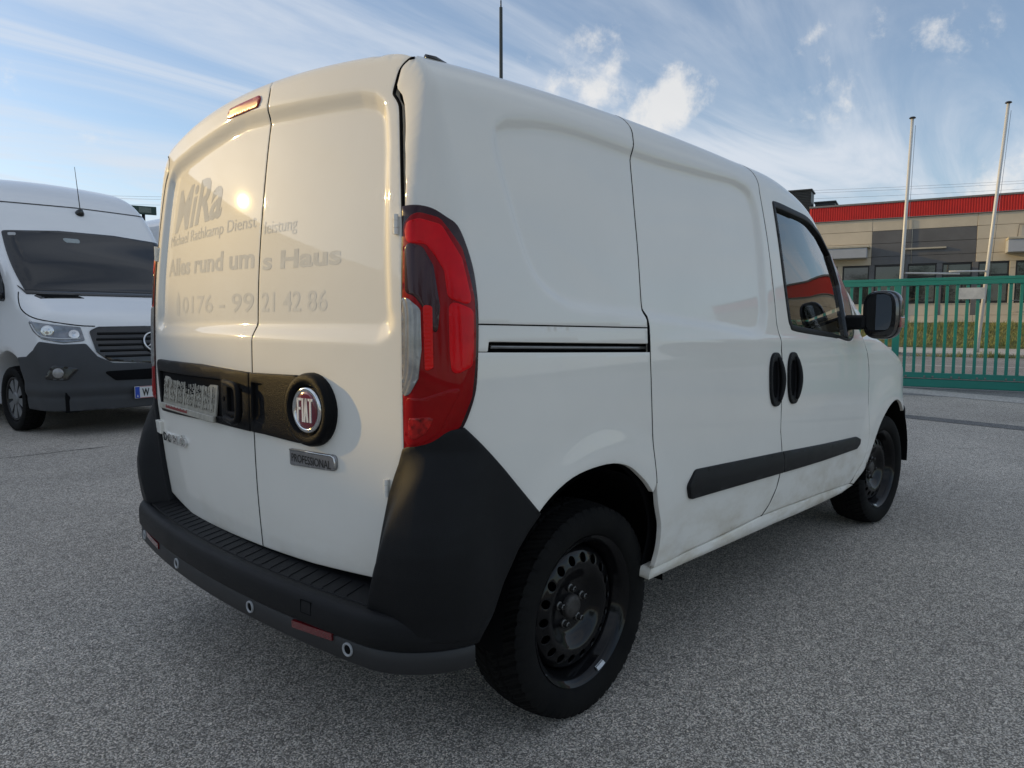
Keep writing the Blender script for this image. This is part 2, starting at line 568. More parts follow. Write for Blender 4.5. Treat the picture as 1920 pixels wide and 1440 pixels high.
def extruded(V, F, h):
    "2-D faces to a solid of height h; returns 3-D vertices with z in [0,h]"
    n = len(V); cnt = {}
    for f in F:
        for a, b in zip(f, f[1:] + f[:1]):
            cnt[(a, b)] = cnt.get((a, b), 0) + 1
    W = [(x, y, 0) for x, y in V] + [(x, y, h) for x, y in V]
    G = [[i + n for i in f] for f in F]
    for (a, b) in list(cnt):
        if (b, a) not in cnt: G.append([a, b, b + n, a + n])
    return np.array(W, float), G
# ------------------------------------------------------------------ shared materials
M_WHITE = mat('white_paint', (0.83, 0.805, 0.74), rough=0.55, spec=0.06, coat=0.75, coat_rough=0.030, var=0.05, var_scale=2.2)
def add_road_dirt(m):
    "patchy road film low on the panels"
    nt = m.node_tree; pb = nt.nodes['Principled BSDF']; src = pb.inputs['Base Color'].links[0].from_socket
    tcn = nt.nodes.new('ShaderNodeTexCoord'); sp = nt.nodes.new('ShaderNodeSeparateXYZ'); nt.links.new(tcn.outputs['Object'], sp.inputs[0])
    hz = nt.nodes.new('ShaderNodeMapRange'); hz.interpolation_type = 'SMOOTHSTEP'; hz.inputs['From Min'].default_value = .66; hz.inputs['From Max'].default_value = .34; nt.links.new(sp.outputs['Z'], hz.inputs['Value'])
    mp = nt.nodes.new('ShaderNodeMapping'); mp.inputs['Scale'].default_value = (2.2, 2.2, 5.0); nt.links.new(tcn.outputs['Object'], mp.inputs[0])
    n = nt.nodes.new('ShaderNodeTexNoise'); n.inputs['Scale'].default_value = 2.0; n.inputs['Detail'].default_value = 8; n.inputs['Roughness'].default_value = .62; nt.links.new(mp.outputs[0], n.inputs['Vector'])
    mr = nt.nodes.new('ShaderNodeMapRange'); mr.inputs['From Min'].default_value = .42; mr.inputs['From Max'].default_value = .75; nt.links.new(n.outputs['Fac'], mr.inputs['Value'])
    mu = nt.nodes.new('ShaderNodeMath'); mu.operation = 'MULTIPLY'; nt.links.new(hz.outputs[0], mu.inputs[0]); nt.links.new(mr.outputs[0], mu.inputs[1])
    n2 = nt.nodes.new('ShaderNodeTexNoise'); n2.inputs['Scale'].default_value = 260; n2.inputs['Detail'].default_value = 2; nt.links.new(tcn.outputs['Object'], n2.inputs['Vector'])
    sk = nt.nodes.new('ShaderNodeMapRange'); sk.inputs['From Min'].default_value = .73; sk.inputs['From Max'].default_value = .78; sk.inputs['To Max'].default_value = .25; nt.links.new(n2.outputs['Fac'], sk.inputs['Value'])
    ad = nt.nodes.new('ShaderNodeMath'); ad.operation = 'MULTIPLY_ADD'; ad.use_clamp = True; nt.links.new(mu.outputs[0], ad.inputs[0]); ad.inputs[1].default_value = .75; nt.links.new(sk.outputs[0], ad.inputs[2])
    mx = nt.nodes.new('ShaderNodeMix'); mx.data_type = 'RGBA'; nt.links.new(ad.outputs[0], mx.inputs['Factor']); nt.links.new(src, mx.inputs['A']); mx.inputs['B'].default_value = (.46, .38, .25, 1)
    nt.links.new(mx.outputs['Result'], pb.inputs['Base Color'])
add_road_dirt(M_WHITE)
M_COOLW = mat('cool_white_paint', (0.84, 0.84, 0.84), rough=0.35, coat=0.8, coat_rough=0.07, var=0.04, var_scale=2.0)
M_PLAST = mat('black_grained_plastic', (0.010, 0.0105, 0.012), rough=0.46, spec=0.2, bump=0.55, bump_scale=700, var=0.35, var_scale=5, rough_var=0.08)
M_GLOSSB = mat('gloss_black', (0.012, 0.012, 0.013), rough=0.22, spec=0.5, coat=0.4, var=0.2)
M_DARK = mat('dark_gap', (0.006, 0.006, 0.007), rough=0.85, spec=0.1, var=0.3)
M_GREYP = mat('grey_plastic', (0.019, 0.0195, 0.021), rough=0.5, bump=0.2, bump_scale=700, var=0.25, var_scale=8)
M_RUB = mat('tyre_rubber', (0.006, 0.006, 0.0065), rough=0.8, spec=0.12, bump=0.25, bump_scale=260, var=0.5, var_scale=9, second=(0.012, 0.0118, 0.011))
M_STEELB = mat('black_steel', (0.004, 0.004, 0.005), rough=0.4, spec=0.06, coat=0.5, coat_rough=0.04, var=0.3, rough_var=0.08, var_scale=12)
M_CHROME = mat('chrome', (0.75, 0.75, 0.74), rough=0.10, metal=1.0, var=0.1)
M_DCHROME = mat('dull_metal', (0.28, 0.28, 0.28), rough=0.35, metal=1.0, var=0.3, var_scale=20)
M_RED = mat('red_lens', (0.74, 0.002, 0.008), rough=0.3, spec=0.08, coat=0.30, coat_rough=0.012, var=0.25, var_scale=14)
M_REDD = mat('deep_red_lens', (0.30, 0.001, 0.003), rough=0.3, spec=0.08, coat=0.30, coat_rough=0.012, var=0.25, var_scale=14)
M_REDK = mat('smoked_red_lens', (0.038, 0.001, 0.004), rough=0.2, spec=.3, coat=0.5, coat_rough=0.02, var=0.2)
M_CLEAR = mat('ribbed_clear_lens', (0.34, 0.33, 0.32), rough=0.2, metal=0.2, coat=1.0, coat_rough=0.03, var=0.35, var_scale=30)
M_GLASS = glass_mat('door_glass', (0.80, 0.87, 0.86))
M_SEAT = mat('seat_fabric', (0.035, 0.036, 0.04), rough=0.9, var=0.3, bump=0.3, bump_scale=400)
M_SEAL = mat('window_rubber', (.006, .006, .007), rough=.5, spec=.2, var=.2)
M_MIRR = mat('mirror_glass', (0.80, 0.83, 0.85), rough=0.02, metal=1.0, var=0.03)

# ------------------------------------------------------------------ the white cargo van: body surface
class VanBody:
    w = Spl([.2, .4, .65, .9, 1.1, 1.3, 1.5, 1.7, 1.85], [0.8791, 0.9056, 0.9150, 0.9085, 0.8985, 0.8797, 0.8564, 0.8241, 0.7932])
    t = Spl([-.7, -.3, .5, 1.6, 2.4, 3.0, 3.4, 3.6], [-0.0461, 0.0020, 0.0002, -0.0018, -0.0377, -0.0443, -0.143, -0.1959])
    r = Spl([-.6, -.2, .4, 1.0, 1.5, 1.9, 2.3, 2.7, 3.2, 3.5, 3.6], [1.8451, 1.8544, 1.8639, 1.8477, 1.8172, 1.711, 1.4186, 1.1447, 0.9769, 0.8459, 0.7899])
    x = Spl([.4, .7, 1.0, 1.3, 1.6, 1.85], [-0.6288, -0.6486, -0.6517, -0.6411, -0.6086, -0.5707])
    @classmethod
    def F(s, x, y, z):
        bow, crown, r1, r2, r3, tu = 0.1125, 0.0606, 0.0958, 0.1024, 0.012, 0.0687
        ay = np.abs(y)
        dside = ay - (s.w(z) + s.t(x) - tu * np.clip(x - 1.1, 0, None)**1.5 * np.clip((z - 1.0) / .5, 0, 1.2))
        r1 = np.where(x < 1.2, r1, r1 + (.07 - r1) * np.clip((x - 1.2) / .7, 0, 1))
        e = .02; sl = (s.r(x + e) - s.r(x - e)) / (2 * e)
        droof = (z - (s.r(x) - crown * (ay / .8)**2)) / np.sqrt(1 + sl * sl)
        drear = (s.x(z) + bow * ay**2) - x
        dfront = (x - (3.62 - .28 * ay**2)) * .9
        a = rmax(dside, droof, r1)
        a = rmax(a, drear, r2 + (r3 - r2) * np.clip((z - 1.4) / .35, 0, 1))
        return rmax(a, dfront, .1)
VB = VanBody.F
def side_chart_for(F, py, pz, k, ymax=1.3):
    "right-hand side: u = x, v = height, turning over the shoulder above pz"
    def ch(UV, off=0.0):
        u, v = UV[:, 0], UV[:, 1]
        a = np.maximum(v - pz, 0) / k
        up = v > pz
        O = np.stack([u, np.where(up, -py, -0.05), np.where(up, pz, v)], 1)
        D = np.stack([0 * u, -np.cos(a), np.sin(a)], 1)
        P = shoot(F, O, D, ymax, off)
        return P, grad(F, P)
    return ch
def rear_chart_for(F, px, pz, k):
    def ch(UV, off=0.0):
        u, v = UV[:, 0], UV[:, 1]
        a = np.maximum(v - pz, 0) / k; up = v > pz
        O = np.stack([np.where(up, px, 0.0), u, np.where(up, pz, v)], 1)
        D = np.stack([-np.cos(a), 0 * u, np.sin(a)], 1)
        P = shoot(F, O, D, 1.5, off)
        return P, grad(F, P)
    return ch
def corner_chart(UV, off=0.0):
    "rear right corner: u = arc about a vertical axis, v = height"
    a = UV[:, 0] / .3
    O = np.stack([0 * a - .33, 0 * a - .60, UV[:, 1]], 1)
    D = np.stack([-np.sin(a), -np.cos(a), 0 * a], 1)
    P = shoot(VB, O, D, 1.0, off)
    return P, grad(VB, P)
def top_chart_for(F, z0, tmax=2.0):
    def ch(UV, off=0.0):
        O = np.stack([UV[:, 0], UV[:, 1], np.full(len(UV), z0)], 1)
        D = np.tile(np.array([0, 0, 1.0]), (len(UV), 1))
        P = shoot(F, O, D, tmax, off)
        return P, grad(F, P)
    return ch
side = side_chart_for(VB, .5, 1.4, .38)
rear = rear_chart_for(VB, -.2, 1.55, .30)
fend = side_chart_for(VB, .45, .72, .38)
top = top_chart_for(VB, .5)
def suv(x, z, y=None):
    if z <= 1.4: return (x, z)
    if y is None:
        P = shoot(VB, np.array([[x, -.05, z]]), np.array([[0, -1.0, 0]]), 1.3); y = P[0, 1]
    return (x, 1.4 + .38 * math.atan2(z - 1.4, abs(y) - .5))
def fuv(x, z, y=None):
    if z <= .72: return (x, z)
    if y is None:
        P = shoot(VB, np.array([[x, -.05, z]]), np.array([[0, -1.0, 0]]), 1.3); y = P[0, 1]
    return (x, .72 + .38 * math.atan2(z - .72, abs(y) - .45))
def ruv(y, z, x=None):
    if z <= 1.55: return (y, z)
    if x is None:
        P = shoot(VB, np.array([[0, y, z]]), np.array([[-1.0, 0, 0]]), 1.3); x = P[0, 0]
    return (y, 1.55 + .30 * math.atan2(z - 1.55, -x - .2))
def cuv(x, y, z):
    return (.3 * math.atan2(-(x + .33), -(y + .60)), z)

van = empty('cargo_van')
tag(van, 'small white cargo van with faded lettering on its split rear doors and black steel wheels', 'van')

# seams read along the body
S1 = [(-.515, -.738, 1.779), (-.521, -.724, 1.774), (-.525, -.709, 1.766), (-.529, -.697, 1.752), (-.533, -.691, 1.730), (-.538, -.686, 1.705), (-.539, -.690, 1.696), (-.539, -.705, 1.678), (-.541, -.714, 1.654), (-.552, -.728, 1.564), (-.559, -.737, 1.501), (-.566, -.747, 1.426), (-.574, -.759, 1.314), (-.582, -.767, 1.166), (-.584, -.770, 1.042), (-.586, -.767, .853), (-.587, -.756, .826), (-.589, -.743, .798), (-.591, -.724, .750), (-.592, -.706, .688), (-.592, -.684, .616), (-.590, -.652, .520)]
S3 = [(.273, -.802, 1.759), (.256, -.825, 1.719), (.250, -.833, 1.681), (.247, -.838, 1.654), (.243, -.848, 1.594), (.238, -.864, 1.487), (.238, None, 1.359), (.236, None, 1.218), (.246, None, 1.176), (.245, None, 1.037), (.247, None, .922), (.250, None, .791), (.258, None, .665)]
S4 = [(1.128, -.790, 1.755), (1.122, -.821, 1.710), (1.118, -.833, 1.663), (1.127, -.847, 1.583), (1.139, -.860, 1.488), (1.160, None, 1.286), (1.171, None, 1.147), (1.201, None, 1.074), (1.213, None, .964), (1.200, None, .827), (1.194, None, .718), (1.213, None, .631), (1.208, None, .555), (1.179, None, .489), (1.120, None, .429), (1.062, None, .396)]
S5 = [(2.330, 1.074), (2.361, 1.024), (2.393, .947), (2.403, .884), (2.395, .761), (2.405, .566), (2.393, .516), (2.343, .429), (2.240, .350), (2.185, .328)]
ARCH = [(-.40, .545), (-.345, .620), (-.285, .678), (-.230, .718), (-.158, .749), (-.073, .762), (.021, .761), (.101, .741), (.165, .702), (.221, .655), (.265, .590), (.290, .521), (.286, .456), (.262, .388)]
ARCHF = [(2.255, .312), (2.369, .377), (2.455, .476), (2.550, .586), (2.628, .648), (2.714, .693), (2.80, .712), (2.88, .700), (2.97, .655), (3.04, .585), (3.08, .50), (3.09, .42)]
ARCH = cr(ARCH, 3); ARCHF = cr(ARCHF, 3)
def s3(i): x, y, z = S3[i]; return suv(x, z, y)
S3uv = [suv(x, z, y) for x, y, z in S3]
S4uv = [suv(x, z, y) for x, y, z in S4]
S1uv = [suv(x, z, y) for x, y, z in S1]
QTOP = 1.797

# pressed recesses and wheel-arch flares
def side_recess(P2, lo=0.0):
    pass
REC = cr([suv(1.06, 1.40), suv(1.045, 1.60), suv(.95, 1.655), suv(.69, 1.655), suv(.234, 1.655), suv(-.10, 1.660), suv(-.24, 1.645), suv(-.315, 1.628), suv(-.330, 1.595), suv(-.312, 1.497), suv(-.276, 1.369), suv(-.237, 1.289), suv(-.176, 1.245), suv(-.079, 1.219), suv(.244, 1.198), suv(.731, 1.156), suv(1.0, 1.135), suv(1.055, 1.20)], 4)
def side_disp(UV, P):
    d = sdpoly(UV, REC)
    o = -0.017 * (1 - sstep(d, -0.003, 0.036))
    rr = np.hypot((P[:, 0] - 0.0) * 1.08, P[:, 2] - .37)
    o = o + 0.010 * (1 - sstep(rr, .40, .52)) * (P[:, 2] > .36)
    rf = np.hypot((P[:, 0] - 2.755) * 1.05, P[:, 2] - .33)
    o = o + 0.014 * (1 - sstep(rf, .40, .56)) * (P[:, 0] > 2.0)
    # shoulder crease below the window line
    o = o + 0.004 * np.exp(-((P[:, 2] - (1.105 - .02 * P[:, 0])) / .022)**2) * sstep(P[:, 0], .2, .5)
    return o

# ---- rear quarter panels (upper, rail cover, lower)
RAILT = lambda x: 1.157 - .02 * (x + .455)
up_out = [p for p in S1uv[:14]] + [(-.582, RAILT(-.58))]
up_out = [(-.50, QTOP)] + up_out + [(x, RAILT(x)) for x in (-.3, 0, .236)]
up_out += list(reversed(S3uv[:8])) + [(.285, QTOP)]
q_up = panel('quarter_panel', up_out, side, M_WHITE, van, h=.0105, gap=.0018, disp=side_disp)
lowz = lambda x: 1.091 - .031 * (x + .455)
rc_out = [(-.575, lowz(-.575)), (-.425, lowz(-.425)), (-.42, lowz(-.42) + .024), (.238, lowz(.238) + .024), (.240, RAILT(.24)), (-.575, RAILT(-.575))]
rail_cover = panel('rail_cover', rpoly(rc_out, .003), side, M_WHITE, van, h=.012, gap=.0025, disp=lambda UV, P: -.002 + 0 * P[:, 0], lip=.022)
lo_out = [(-.581, lowz(-.58)), (-.586, .95), (-.588, .80), (-.60, .62), (-.42, .52)] + [q for q in ARCH if q[0] < .215 and q[1] > .60] + [(.236, .640), (.250, .652), suv(.258, .668)] + [S3uv[i] for i in (11, 10, 9)] + [(.246, lowz(.246)), (-.2, lowz(-.2))]
q_lo = panel('quarter_panel', lo_out, side, M_WHITE, van, h=.0105, gap=.0025, disp=side_disp)
mirrored(q_up); mirrored(q_lo); mirrored(rail_cover)
rb = MB(); 
pr = side(np.array([(x, lowz(x) + .012) for x in np.linspace(-.41, .235, 12)]), -.010)[0]
rb.tube(pr, .0045, 6)
o = rb.build('slide_rail', M_DCHROME, van, smooth=True); mirrored(o)

# ---- sliding door
sd_out = S3uv + cr([(.258, .640), (.268, .590), (.288, .530), (.290, .490), (.284, .445), (.262, .390)], 4) + [(.60, .386), (.9, .392)] + list(reversed(S4uv)) + [(1.118, QTOP), (.285, QTOP)]
sdoor = panel('sliding_door', sd_out, side, M_WHITE, van, h=.0105, gap=.004, disp=side_disp)

# ---- front door with window opening
WIN = [(1.235, -.834, 1.637), (1.265, -.831, 1.644), (1.484, -.816, 1.637), (1.704, -.793, 1.629), (1.836, -.778, 1.599), (1.941, -.771, 1.560), (2.113, -.776, 1.446), (2.235, -.796, 1.305), (2.225, None, 1.15), (2.160, None, 1.075), (2.058, None, 1.056), (1.815, None, 1.084), (1.372, None, 1.119), (1.304, None, 1.141), (1.281, None, 1.205), (1.254, -.865, 1.424)]
WINuv = [suv(x, z, y) for x, y, z in WIN]
WINc = cr(WINuv + [WINuv[0]], 4)[:-1]
fd_out = S4uv + [(1.30, .388), (1.7, .368), (2.0, .345)] + [suv(x, z) for x, z in reversed(S5)] + [suv(2.30, 1.16), suv(2.275, 1.29, -.796), suv(2.16, 1.42, -.768), suv(2.0, 1.53, -.757), suv(1.80, 1.655, -.757), suv(1.62, 1.715, -.752), suv(1.45, 1.752, -.748), (1.30, QTOP - .01), (1.15, QTOP)]
WINhole = inset(resample(WINc, .012), .004)
fdoor = panel('front_door', fd_out, side, M_WHITE, van, h=.0105, gap=.0035, disp=side_disp, holes=[WINhole])
WINin = inset(resample(WINc, .012), .019)
# heavier band along the front pillar
wf = panel('window_seal', WINc, side, M_SEAL, fdoor, h=.02, disp=lambda UV, P: .003 + 0 * P[:, 0], holes=[WINin], lip=.03, edge=.003)
wfr = panel('pillar_trim', rpoly([suv(2.02, 1.50, -.772), suv(2.10, 1.44, -.776), suv(2.225, 1.30, -.796), suv(2.215, 1.16), suv(2.15, 1.085), suv(2.06, 1.07), suv(2.075, 1.20), suv(2.09, 1.34)], .01), side, M_GLOSSB, fdoor, h=.02, disp=lambda UV, P: .005 + 0 * P[:, 0], lip=.02)
gl = panel('door_glass', resample(inset(WINin, -.006), .02), side, M_GLASS, fdoor, h=.03, disp=lambda UV, P: -.012 + 0 * P[:, 0], lip=.002, edge=.0005)

# ---- dark rubber seals in the seams
def seal(ch, uvs, r, depth, name='door_seal', parent=None, both=True):
    P, N = ch(np.array([(float(a), float(b)) for a, b in uvs]), 0.0)
    dd = side_disp(np.array(uvs, float), P) if ch is side else 0 * P[:, 0]
    k = MB(); k.tube([Vector(p + n * (e - depth)) for p, n, e in zip(P, N, dd)], r, 8)
    o = k.build(name, M_DARK, parent or van, smooth=True)
    if both: mirrored(o)
    return o
seal(side, cr([(.285, QTOP)] + S3uv, 4), .0050, .0042)
seal(side, cr([(1.118, QTOP)] + S4uv, 4), .0036, .0032)
seal(fend, cr([fuv(x, z) for x, z in S5], 4), .0034, .0030)
seal(side, [(x, RAILT(x)) for x in np.linspace(-.57, .236, 20)], .0030, .0030)

# ---- sill
sill_out = [(.258, .353), (.62, .345), (1.2, .336), (1.7, .318), (2.06, .303), (2.245, .312), (2.19, .326), (2.0, .342), (1.7, .365), (1.30, .385), (1.06, .393), (.9, .389), (.60, .383), (.268, .386), (.260, .372)]
sill = panel('sill', sill_out, side, M_WHITE, van, h=.012, gap=.001, disp=lambda UV, P: .007 * (1 - sstep(sdpoly(UV, sill_out), -.012, 0)) + .001, lip=.05)
mirrored(sill)

# ---- front wing
fe_out = [fuv(x, z) for x, z in S5[:1]] + [fuv(x, z) for x, z in S5[1:]] + [(2.255, .315)] + ARCHF[3:25] + [fuv(3.06, .60), fuv(3.14, .66), fuv(3.26, .74), fuv(3.20, .86), fuv(3.05, .93), fuv(2.85, .985), fuv(2.65, 1.04), fuv(2.47, 1.09)]
wing_f = panel('front_wing', fe_out, fend, M_WHITE, van, h=.012, gap=.0028, disp=side_disp)
mirrored(wing_f)

# ---- roof, bonnet, windscreen
bow_x = lambda y: -.505 + .10 * y * y
roof_out = [(bow_x(y) , y) for y in np.linspace(-.715, .715, 15)] + [(1.45, .715), (1.70, .70)] + [(1.72 + .05 * (1 - (y / .7)**2), y) for y in np.linspace(.66, -.66, 9)] + [(1.70, -.70), (1.45, -.715)]
roof = panel('roof', roof_out, top, M_WHITE, van, h=.025, lip=.03)
dit = MB()
for s in (-1, 1):
    pts = top(np.array([(x, s * .722) for x in np.linspace(-.45, 1.5, 20)]), -.013)[0]
    dit = MB(); dit.tube(pts, .007, 6); dit.build('roof_moulding', M_PLAST, van, smooth=True)
clip = MB(); pq, nq = top(np.array([(-.47, -.722), (-.40, -.722)]), 0); clip.tube([pq[0] + nq[0] * .000, pq[0] * .6 + pq[1] * .4 + nq[0] * .002, pq[1] - nq[1] * .003], [.008, .007, .003], 8); clip.build('moulding_cap', M_GLOSSB, van, smooth=True)
ws_out = rpoly([(1.76, -.655), (1.80, 0), (1.76, .655), (2.44, .74), (2.62, .45), (2.68, 0), (2.62, -.45), (2.44, -.74)], .05)
panel('windscreen', ws_out, top, glass_mat('screen_glass', (.72, .80, .78)), van, h=.05, lip=.004, off=-.004)
pil = [(1.74, .69), (1.77, .66), (2.44, .745), (2.47, .80), (2.40, .83), (2.2, .782), (2.0, .752), (1.8, .745)]
for s in (-1, 1):
    panel('windscreen_pillar', rpoly([(a, s * b) for a, b in pil], .008), top, M_WHITE, van, h=.025, lip=.03, off=-.002)
bon = rpoly([(2.52, -.70), (2.70, -.40), (2.75, 0), (2.70, .40), (2.52, .70), (2.70, .70), (3.00, .655), (3.30, .58), (3.48, .30), (3.52, 0), (3.48, -.30), (3.30, -.58), (3.00, -.655), (2.70, -.70)], .02)
panel('bonnet', bon, top, M_WHITE, van, h=.03, lip=.02, gap=.004)
panel('scuttle', rpoly([(2.45, -.76), (2.62, -.46), (2.68, 0), (2.62, .46), (2.45, .76), (2.52, .71), (2.70, .41), (2.75, 0), (2.70, -.41), (2.52, -.71)], .01), top, M_PLAST, van, h=.04, off=-.012, lip=.02)
front = rear_chart_for(lambda x, y, z: VB(-x, y, z), -2.6, 1.5, .3)
def front_chart(UV, off=0.0):
    O = np.stack([np.full(len(UV), 2.6), UV[:, 0], UV[:, 1]], 1); D = np.tile(np.array([1.0, 0, 0]), (len(UV), 1))
    P = shoot(VB, O, D, 1.4, off); return P, grad(VB, P)
panel('front_bumper', rpoly([(-.80, .26), (.80, .26), (.80, .62), (.55, .66), (-.55, .66), (-.80, .62)], .05), front_chart, M_PLAST, van, h=.03, off=.03, lip=.2)
panel('front_grille', rpoly([(-.48, .67), (.48, .67), (.50, .76), (-.50, .76)], .03), front_chart, M_GLOSSB, van, h=.03, off=.012, lip=.04)
for s in (-1, 1):
    panel('headlamp', rpoly([(s * .52, .68), (s * .72, .66), (s * .765, .76), (s * .60, .80)], .03), front_chart, M_CLEAR, van, h=.02, off=.012, lip=.06)

# ---- dark inner structure
sh_out = [suv(-.52, 1.70), (-.55, 1.2), (-.56, .62), (-.43, .52)] + [(x, z + .004) for x, z in ARCH[2:]] + [(.30, .36), (1.17, .36), suv(1.17, 1.72)]
shell = panel('inner_body', sh_out, side, M_DARK, van, h=.05, off=-.035, lip=.004)
mirrored(shell)
rsh = [ruv(y, 1.60) for y in (-.69,)] + [(-.70, .50), (.70, .50), ruv(.69, 1.60)]
panel('inner_body', rsh, rear, M_DARK, van, h=.05, off=-.055, lip=.004)
din = panel('door_lining', [(1.19, .36), (2.1, .36), (2.34, .46), (2.36, .90), (2.22, 1.05), (1.24, 1.10)], side, M_GREYP, van, h=.05, off=-.07, lip=.01)
mirrored(din)
ub = MB(); ub.box((-.40, -.70, .30), (3.2, .70, .355)); ub.build('underbody', M_DARK, van)
bh = MB(); bh.box((1.15, -.80, .34), (1.17, .80, 1.72)); bh.build('bulkhead', M_GREYP, van)
for cx in (0, 2.755):
    for s in (-1, 1):
        wl_ = MB(); wl_.lathe([(.375, -.46), (.375, .0)], 28, frame((cx, s * .885, .36), (1, 0, 0), (0, 0, 1), (0, s, 0)), a0=-.12, a1=math.pi + .12)
        wl_.lathe([(.375, -.46), (.0, -.46)], 28, frame((cx, s * .885, .36), (1, 0, 0), (0, 0, 1), (0, s, 0)), a0=-.12, a1=math.pi + .12)
        wl_.build('wheel_liner', M_DARK, van, smooth=True)
# cab
for s in (-1, 1):
    se = MB(); se.box((1.30, s * .40 - .24, .62), (1.78, s * .40 + .24, .80), .04); se.box((1.22, s * .40 - .23, .78), (1.36, s * .40 + .23, 1.36), .05); se.box((1.22, s * .40 - .12, 1.38), (1.32, s * .40 + .12, 1.58), .04)
    se.build('seat', M_SEAT, van)
da = MB(); da.box((2.15, -.78, .70), (2.60, .78, 1.06), .06); da.build('dashboard', M_GREYP, van)
sw = MB(); sw.lathe([(.185 + .016 * math.cos(q), .016 * math.sin(q)) for q in np.linspace(0, 2 * math.pi, 9)], 32, frame((2.02, .40, 1.02), (0, 1, 0), (-.45, 0, .89), (-.89, 0, -.45)))
sw.tube([(2.02, .23, 1.02), (2.06, .40, 1.0), (2.02, .57, 1.02)], .018, 8)
sw.build('steering_wheel', M_GLOSSB, van, smooth=True)

# ---- side trims, handles
def trim_disp(t0, t1):
    def d(UV, P):
        q = np.clip((P[:, 2] - t0(P[:, 0])) / (t1(P[:, 0]) - t0(P[:, 0])), 0, 1)
        return .013 - .008 * np.clip((q - .60) / .40, 0, 1) - .002 * np.clip((.3 - q) / .3, 0, 1)
    return d
tl = lambda x: .575 - .0345 * (x - .49); tu_ = lambda x: .664 - .0470 * (x - .50)
t_a = rpoly([(.464, .618), (.478, .574), (1.212, tl(1.212)), (1.209, tu_(1.209)), (.515, .664)], [.02, .02, .004, .004, .03])
tr1 = panel('rubbing_strip', t_a, side, M_PLAST, sdoor, h=.014, disp=trim_disp(tl, tu_), lip=.02, edge=.003)
t_b = rpoly([(1.219, tl(1.219)), (2.20, .513), (2.243, .530), (2.247, .553), (2.19, .571), (1.217, tu_(1.217))], [.004, .02, .008, .008, .02, .004])
tr2 = panel('rubbing_strip', t_b, side, M_PLAST, fdoor, h=.014, disp=trim_disp(tl, tu_), lip=.02, edge=.003)
def handle(cx, cz, parent, hw=.052, hh=.103):
    def ell(k, dx=0.0, kz=None):
        kz = kz or k
        return [(cx + dx + hw * k * math.copysign(abs(math.cos(q))**.8, math.cos(q)), cz + hh * kz * math.copysign(abs(math.sin(q))**.72, math.sin(q))) for q in np.linspace(0, 2 * math.pi, 44)[:-1]]
    cav = ell(.60, -.012, .74)
    b = panel('door_handle', ell(1.0), side, M_PLAST, parent, h=.008, disp=lambda UV, P: .010 + 0 * P[:, 0], holes=[cav], lip=.012, edge=.004)
    panel('handle_pocket', ell(.72, -.012, .84), side, M_DARK, parent, h=.012, disp=lambda UV, P: .0015 + 0 * P[:, 0], lip=.001)
    g = MB(); T = np.linspace(-1, 1, 17)
    pp, nn = side(np.array([(cx + .014 + .012 * math.cos(t * math.pi / 2), cz + t * hh * .84) for t in T]), 0.0)
    offs = [.009 + .012 * math.cos(t * math.pi / 2)**.6 for t in np.clip(T, -.999, .999)]
    g.tube([p + n * k for p, n, k in zip(pp, nn, offs)], [.008 + .004 * math.cos(t * math.pi / 2) for t in T], 12)
    g.build('grip', M_PLAST, parent, smooth=True)
    return b
handle(1.141, .931, sdoor)
handle(1.312, .927, fdoor)
mirrored(sdoor); 

# ---- mirrors (right one in view, left one alike)
def mirror_parts(s):
    c = np.array([2.155, -.998, 1.190])
    def Fm(x, y, z):
        X = (x - c[0]); Y = (y - c[1]); Z = (z - c[2])
        q = (np.abs(X / .075)**2.6 + np.abs(Y / (.086 + .02 * Z))**3.0 + np.abs(Z / .118)**3.4)**(1 / 3.0) - 1
        return np.maximum(q * .07, (c[0] - .030) - x)
    V, Q = snet(Fm, c - [.12, .13, .16], c + [.12, .13, .16], .0095)
    mb = mesh('mirror_housing', V * [1, s, 1], Q if s > 0 else Q[:, ::-1], M_GLOSSB, van, sharp=50)
    g = MB(); ol = [(.062 * math.copysign(abs(math.cos(q))**.62, math.cos(q)) - .004, .088 * math.copysign(abs(math.sin(q))**.62, math.sin(q)) + .012) for q in np.linspace(0, 2 * math.pi, 40)[:-1]]
    ang = R(14)
    M = frame((c[0] - .030, s * c[1], c[2]), (math.sin(ang) * -1, -math.cos(ang) * s, 0), (0, 0, 1), (-math.cos(ang), math.sin(ang) * s, 0))
    g.prism(ol, .000, .006, M); g.build('mirror_glass', M_MIRR, mb)
    rim = MB(); n = len(ol)
    big = [(.080 * math.copysign(abs(math.cos(q))**.66, math.cos(q)), .112 * math.copysign(abs(math.sin(q))**.66, math.sin(q))) for q in np.linspace(0, 2 * math.pi, 40)[:-1]]
    V = [(p[0], p[1], -.012) for p in big] + [(p[0], p[1], .014) for p in big] + [(p[0] * 1.06, (p[1] - .012) * 1.06 + .012, .018) for p in ol] + [(p[0], p[1], .0) for p in ol]
    Fc = []
    for k in range(3):
        for i in range(n): Fc.append([k * n + i, k * n + (i + 1) % n, (k + 1) * n + (i + 1) % n, (k + 1) * n + i])
    rim.add([tuple(M @ Vector(p)) for p in V], Fc); rim.build('mirror_rim', M_GLOSSB, mb, sharp=40)
    g2 = MB(); g2.prism([(a * .78, b * .17 - .090) for a, b in ol], .012, .0155, M); g2.build('wide_angle_glass', M_GLOSSB, mb)
    a = MB(); a.box((2.10, s * -.80 if s < 0 else -.93, 1.118), (2.165, .93 if s < 0 else s * -.80, 1.190), .012); a.build('mirror_arm', M_PLAST, mb)
    il = MB(); il.box((2.13, s * -1.083 - .005, 1.13), (2.185, s * -1.083 + .005, 1.18), .003); il.build('indicator_lens', mat('clear_red_lens', (.55, .20, .18), rough=.1, coat=1, var=.5, var_scale=60), mb)
    cv = MB(); 
    return mb
mirror_parts(1)
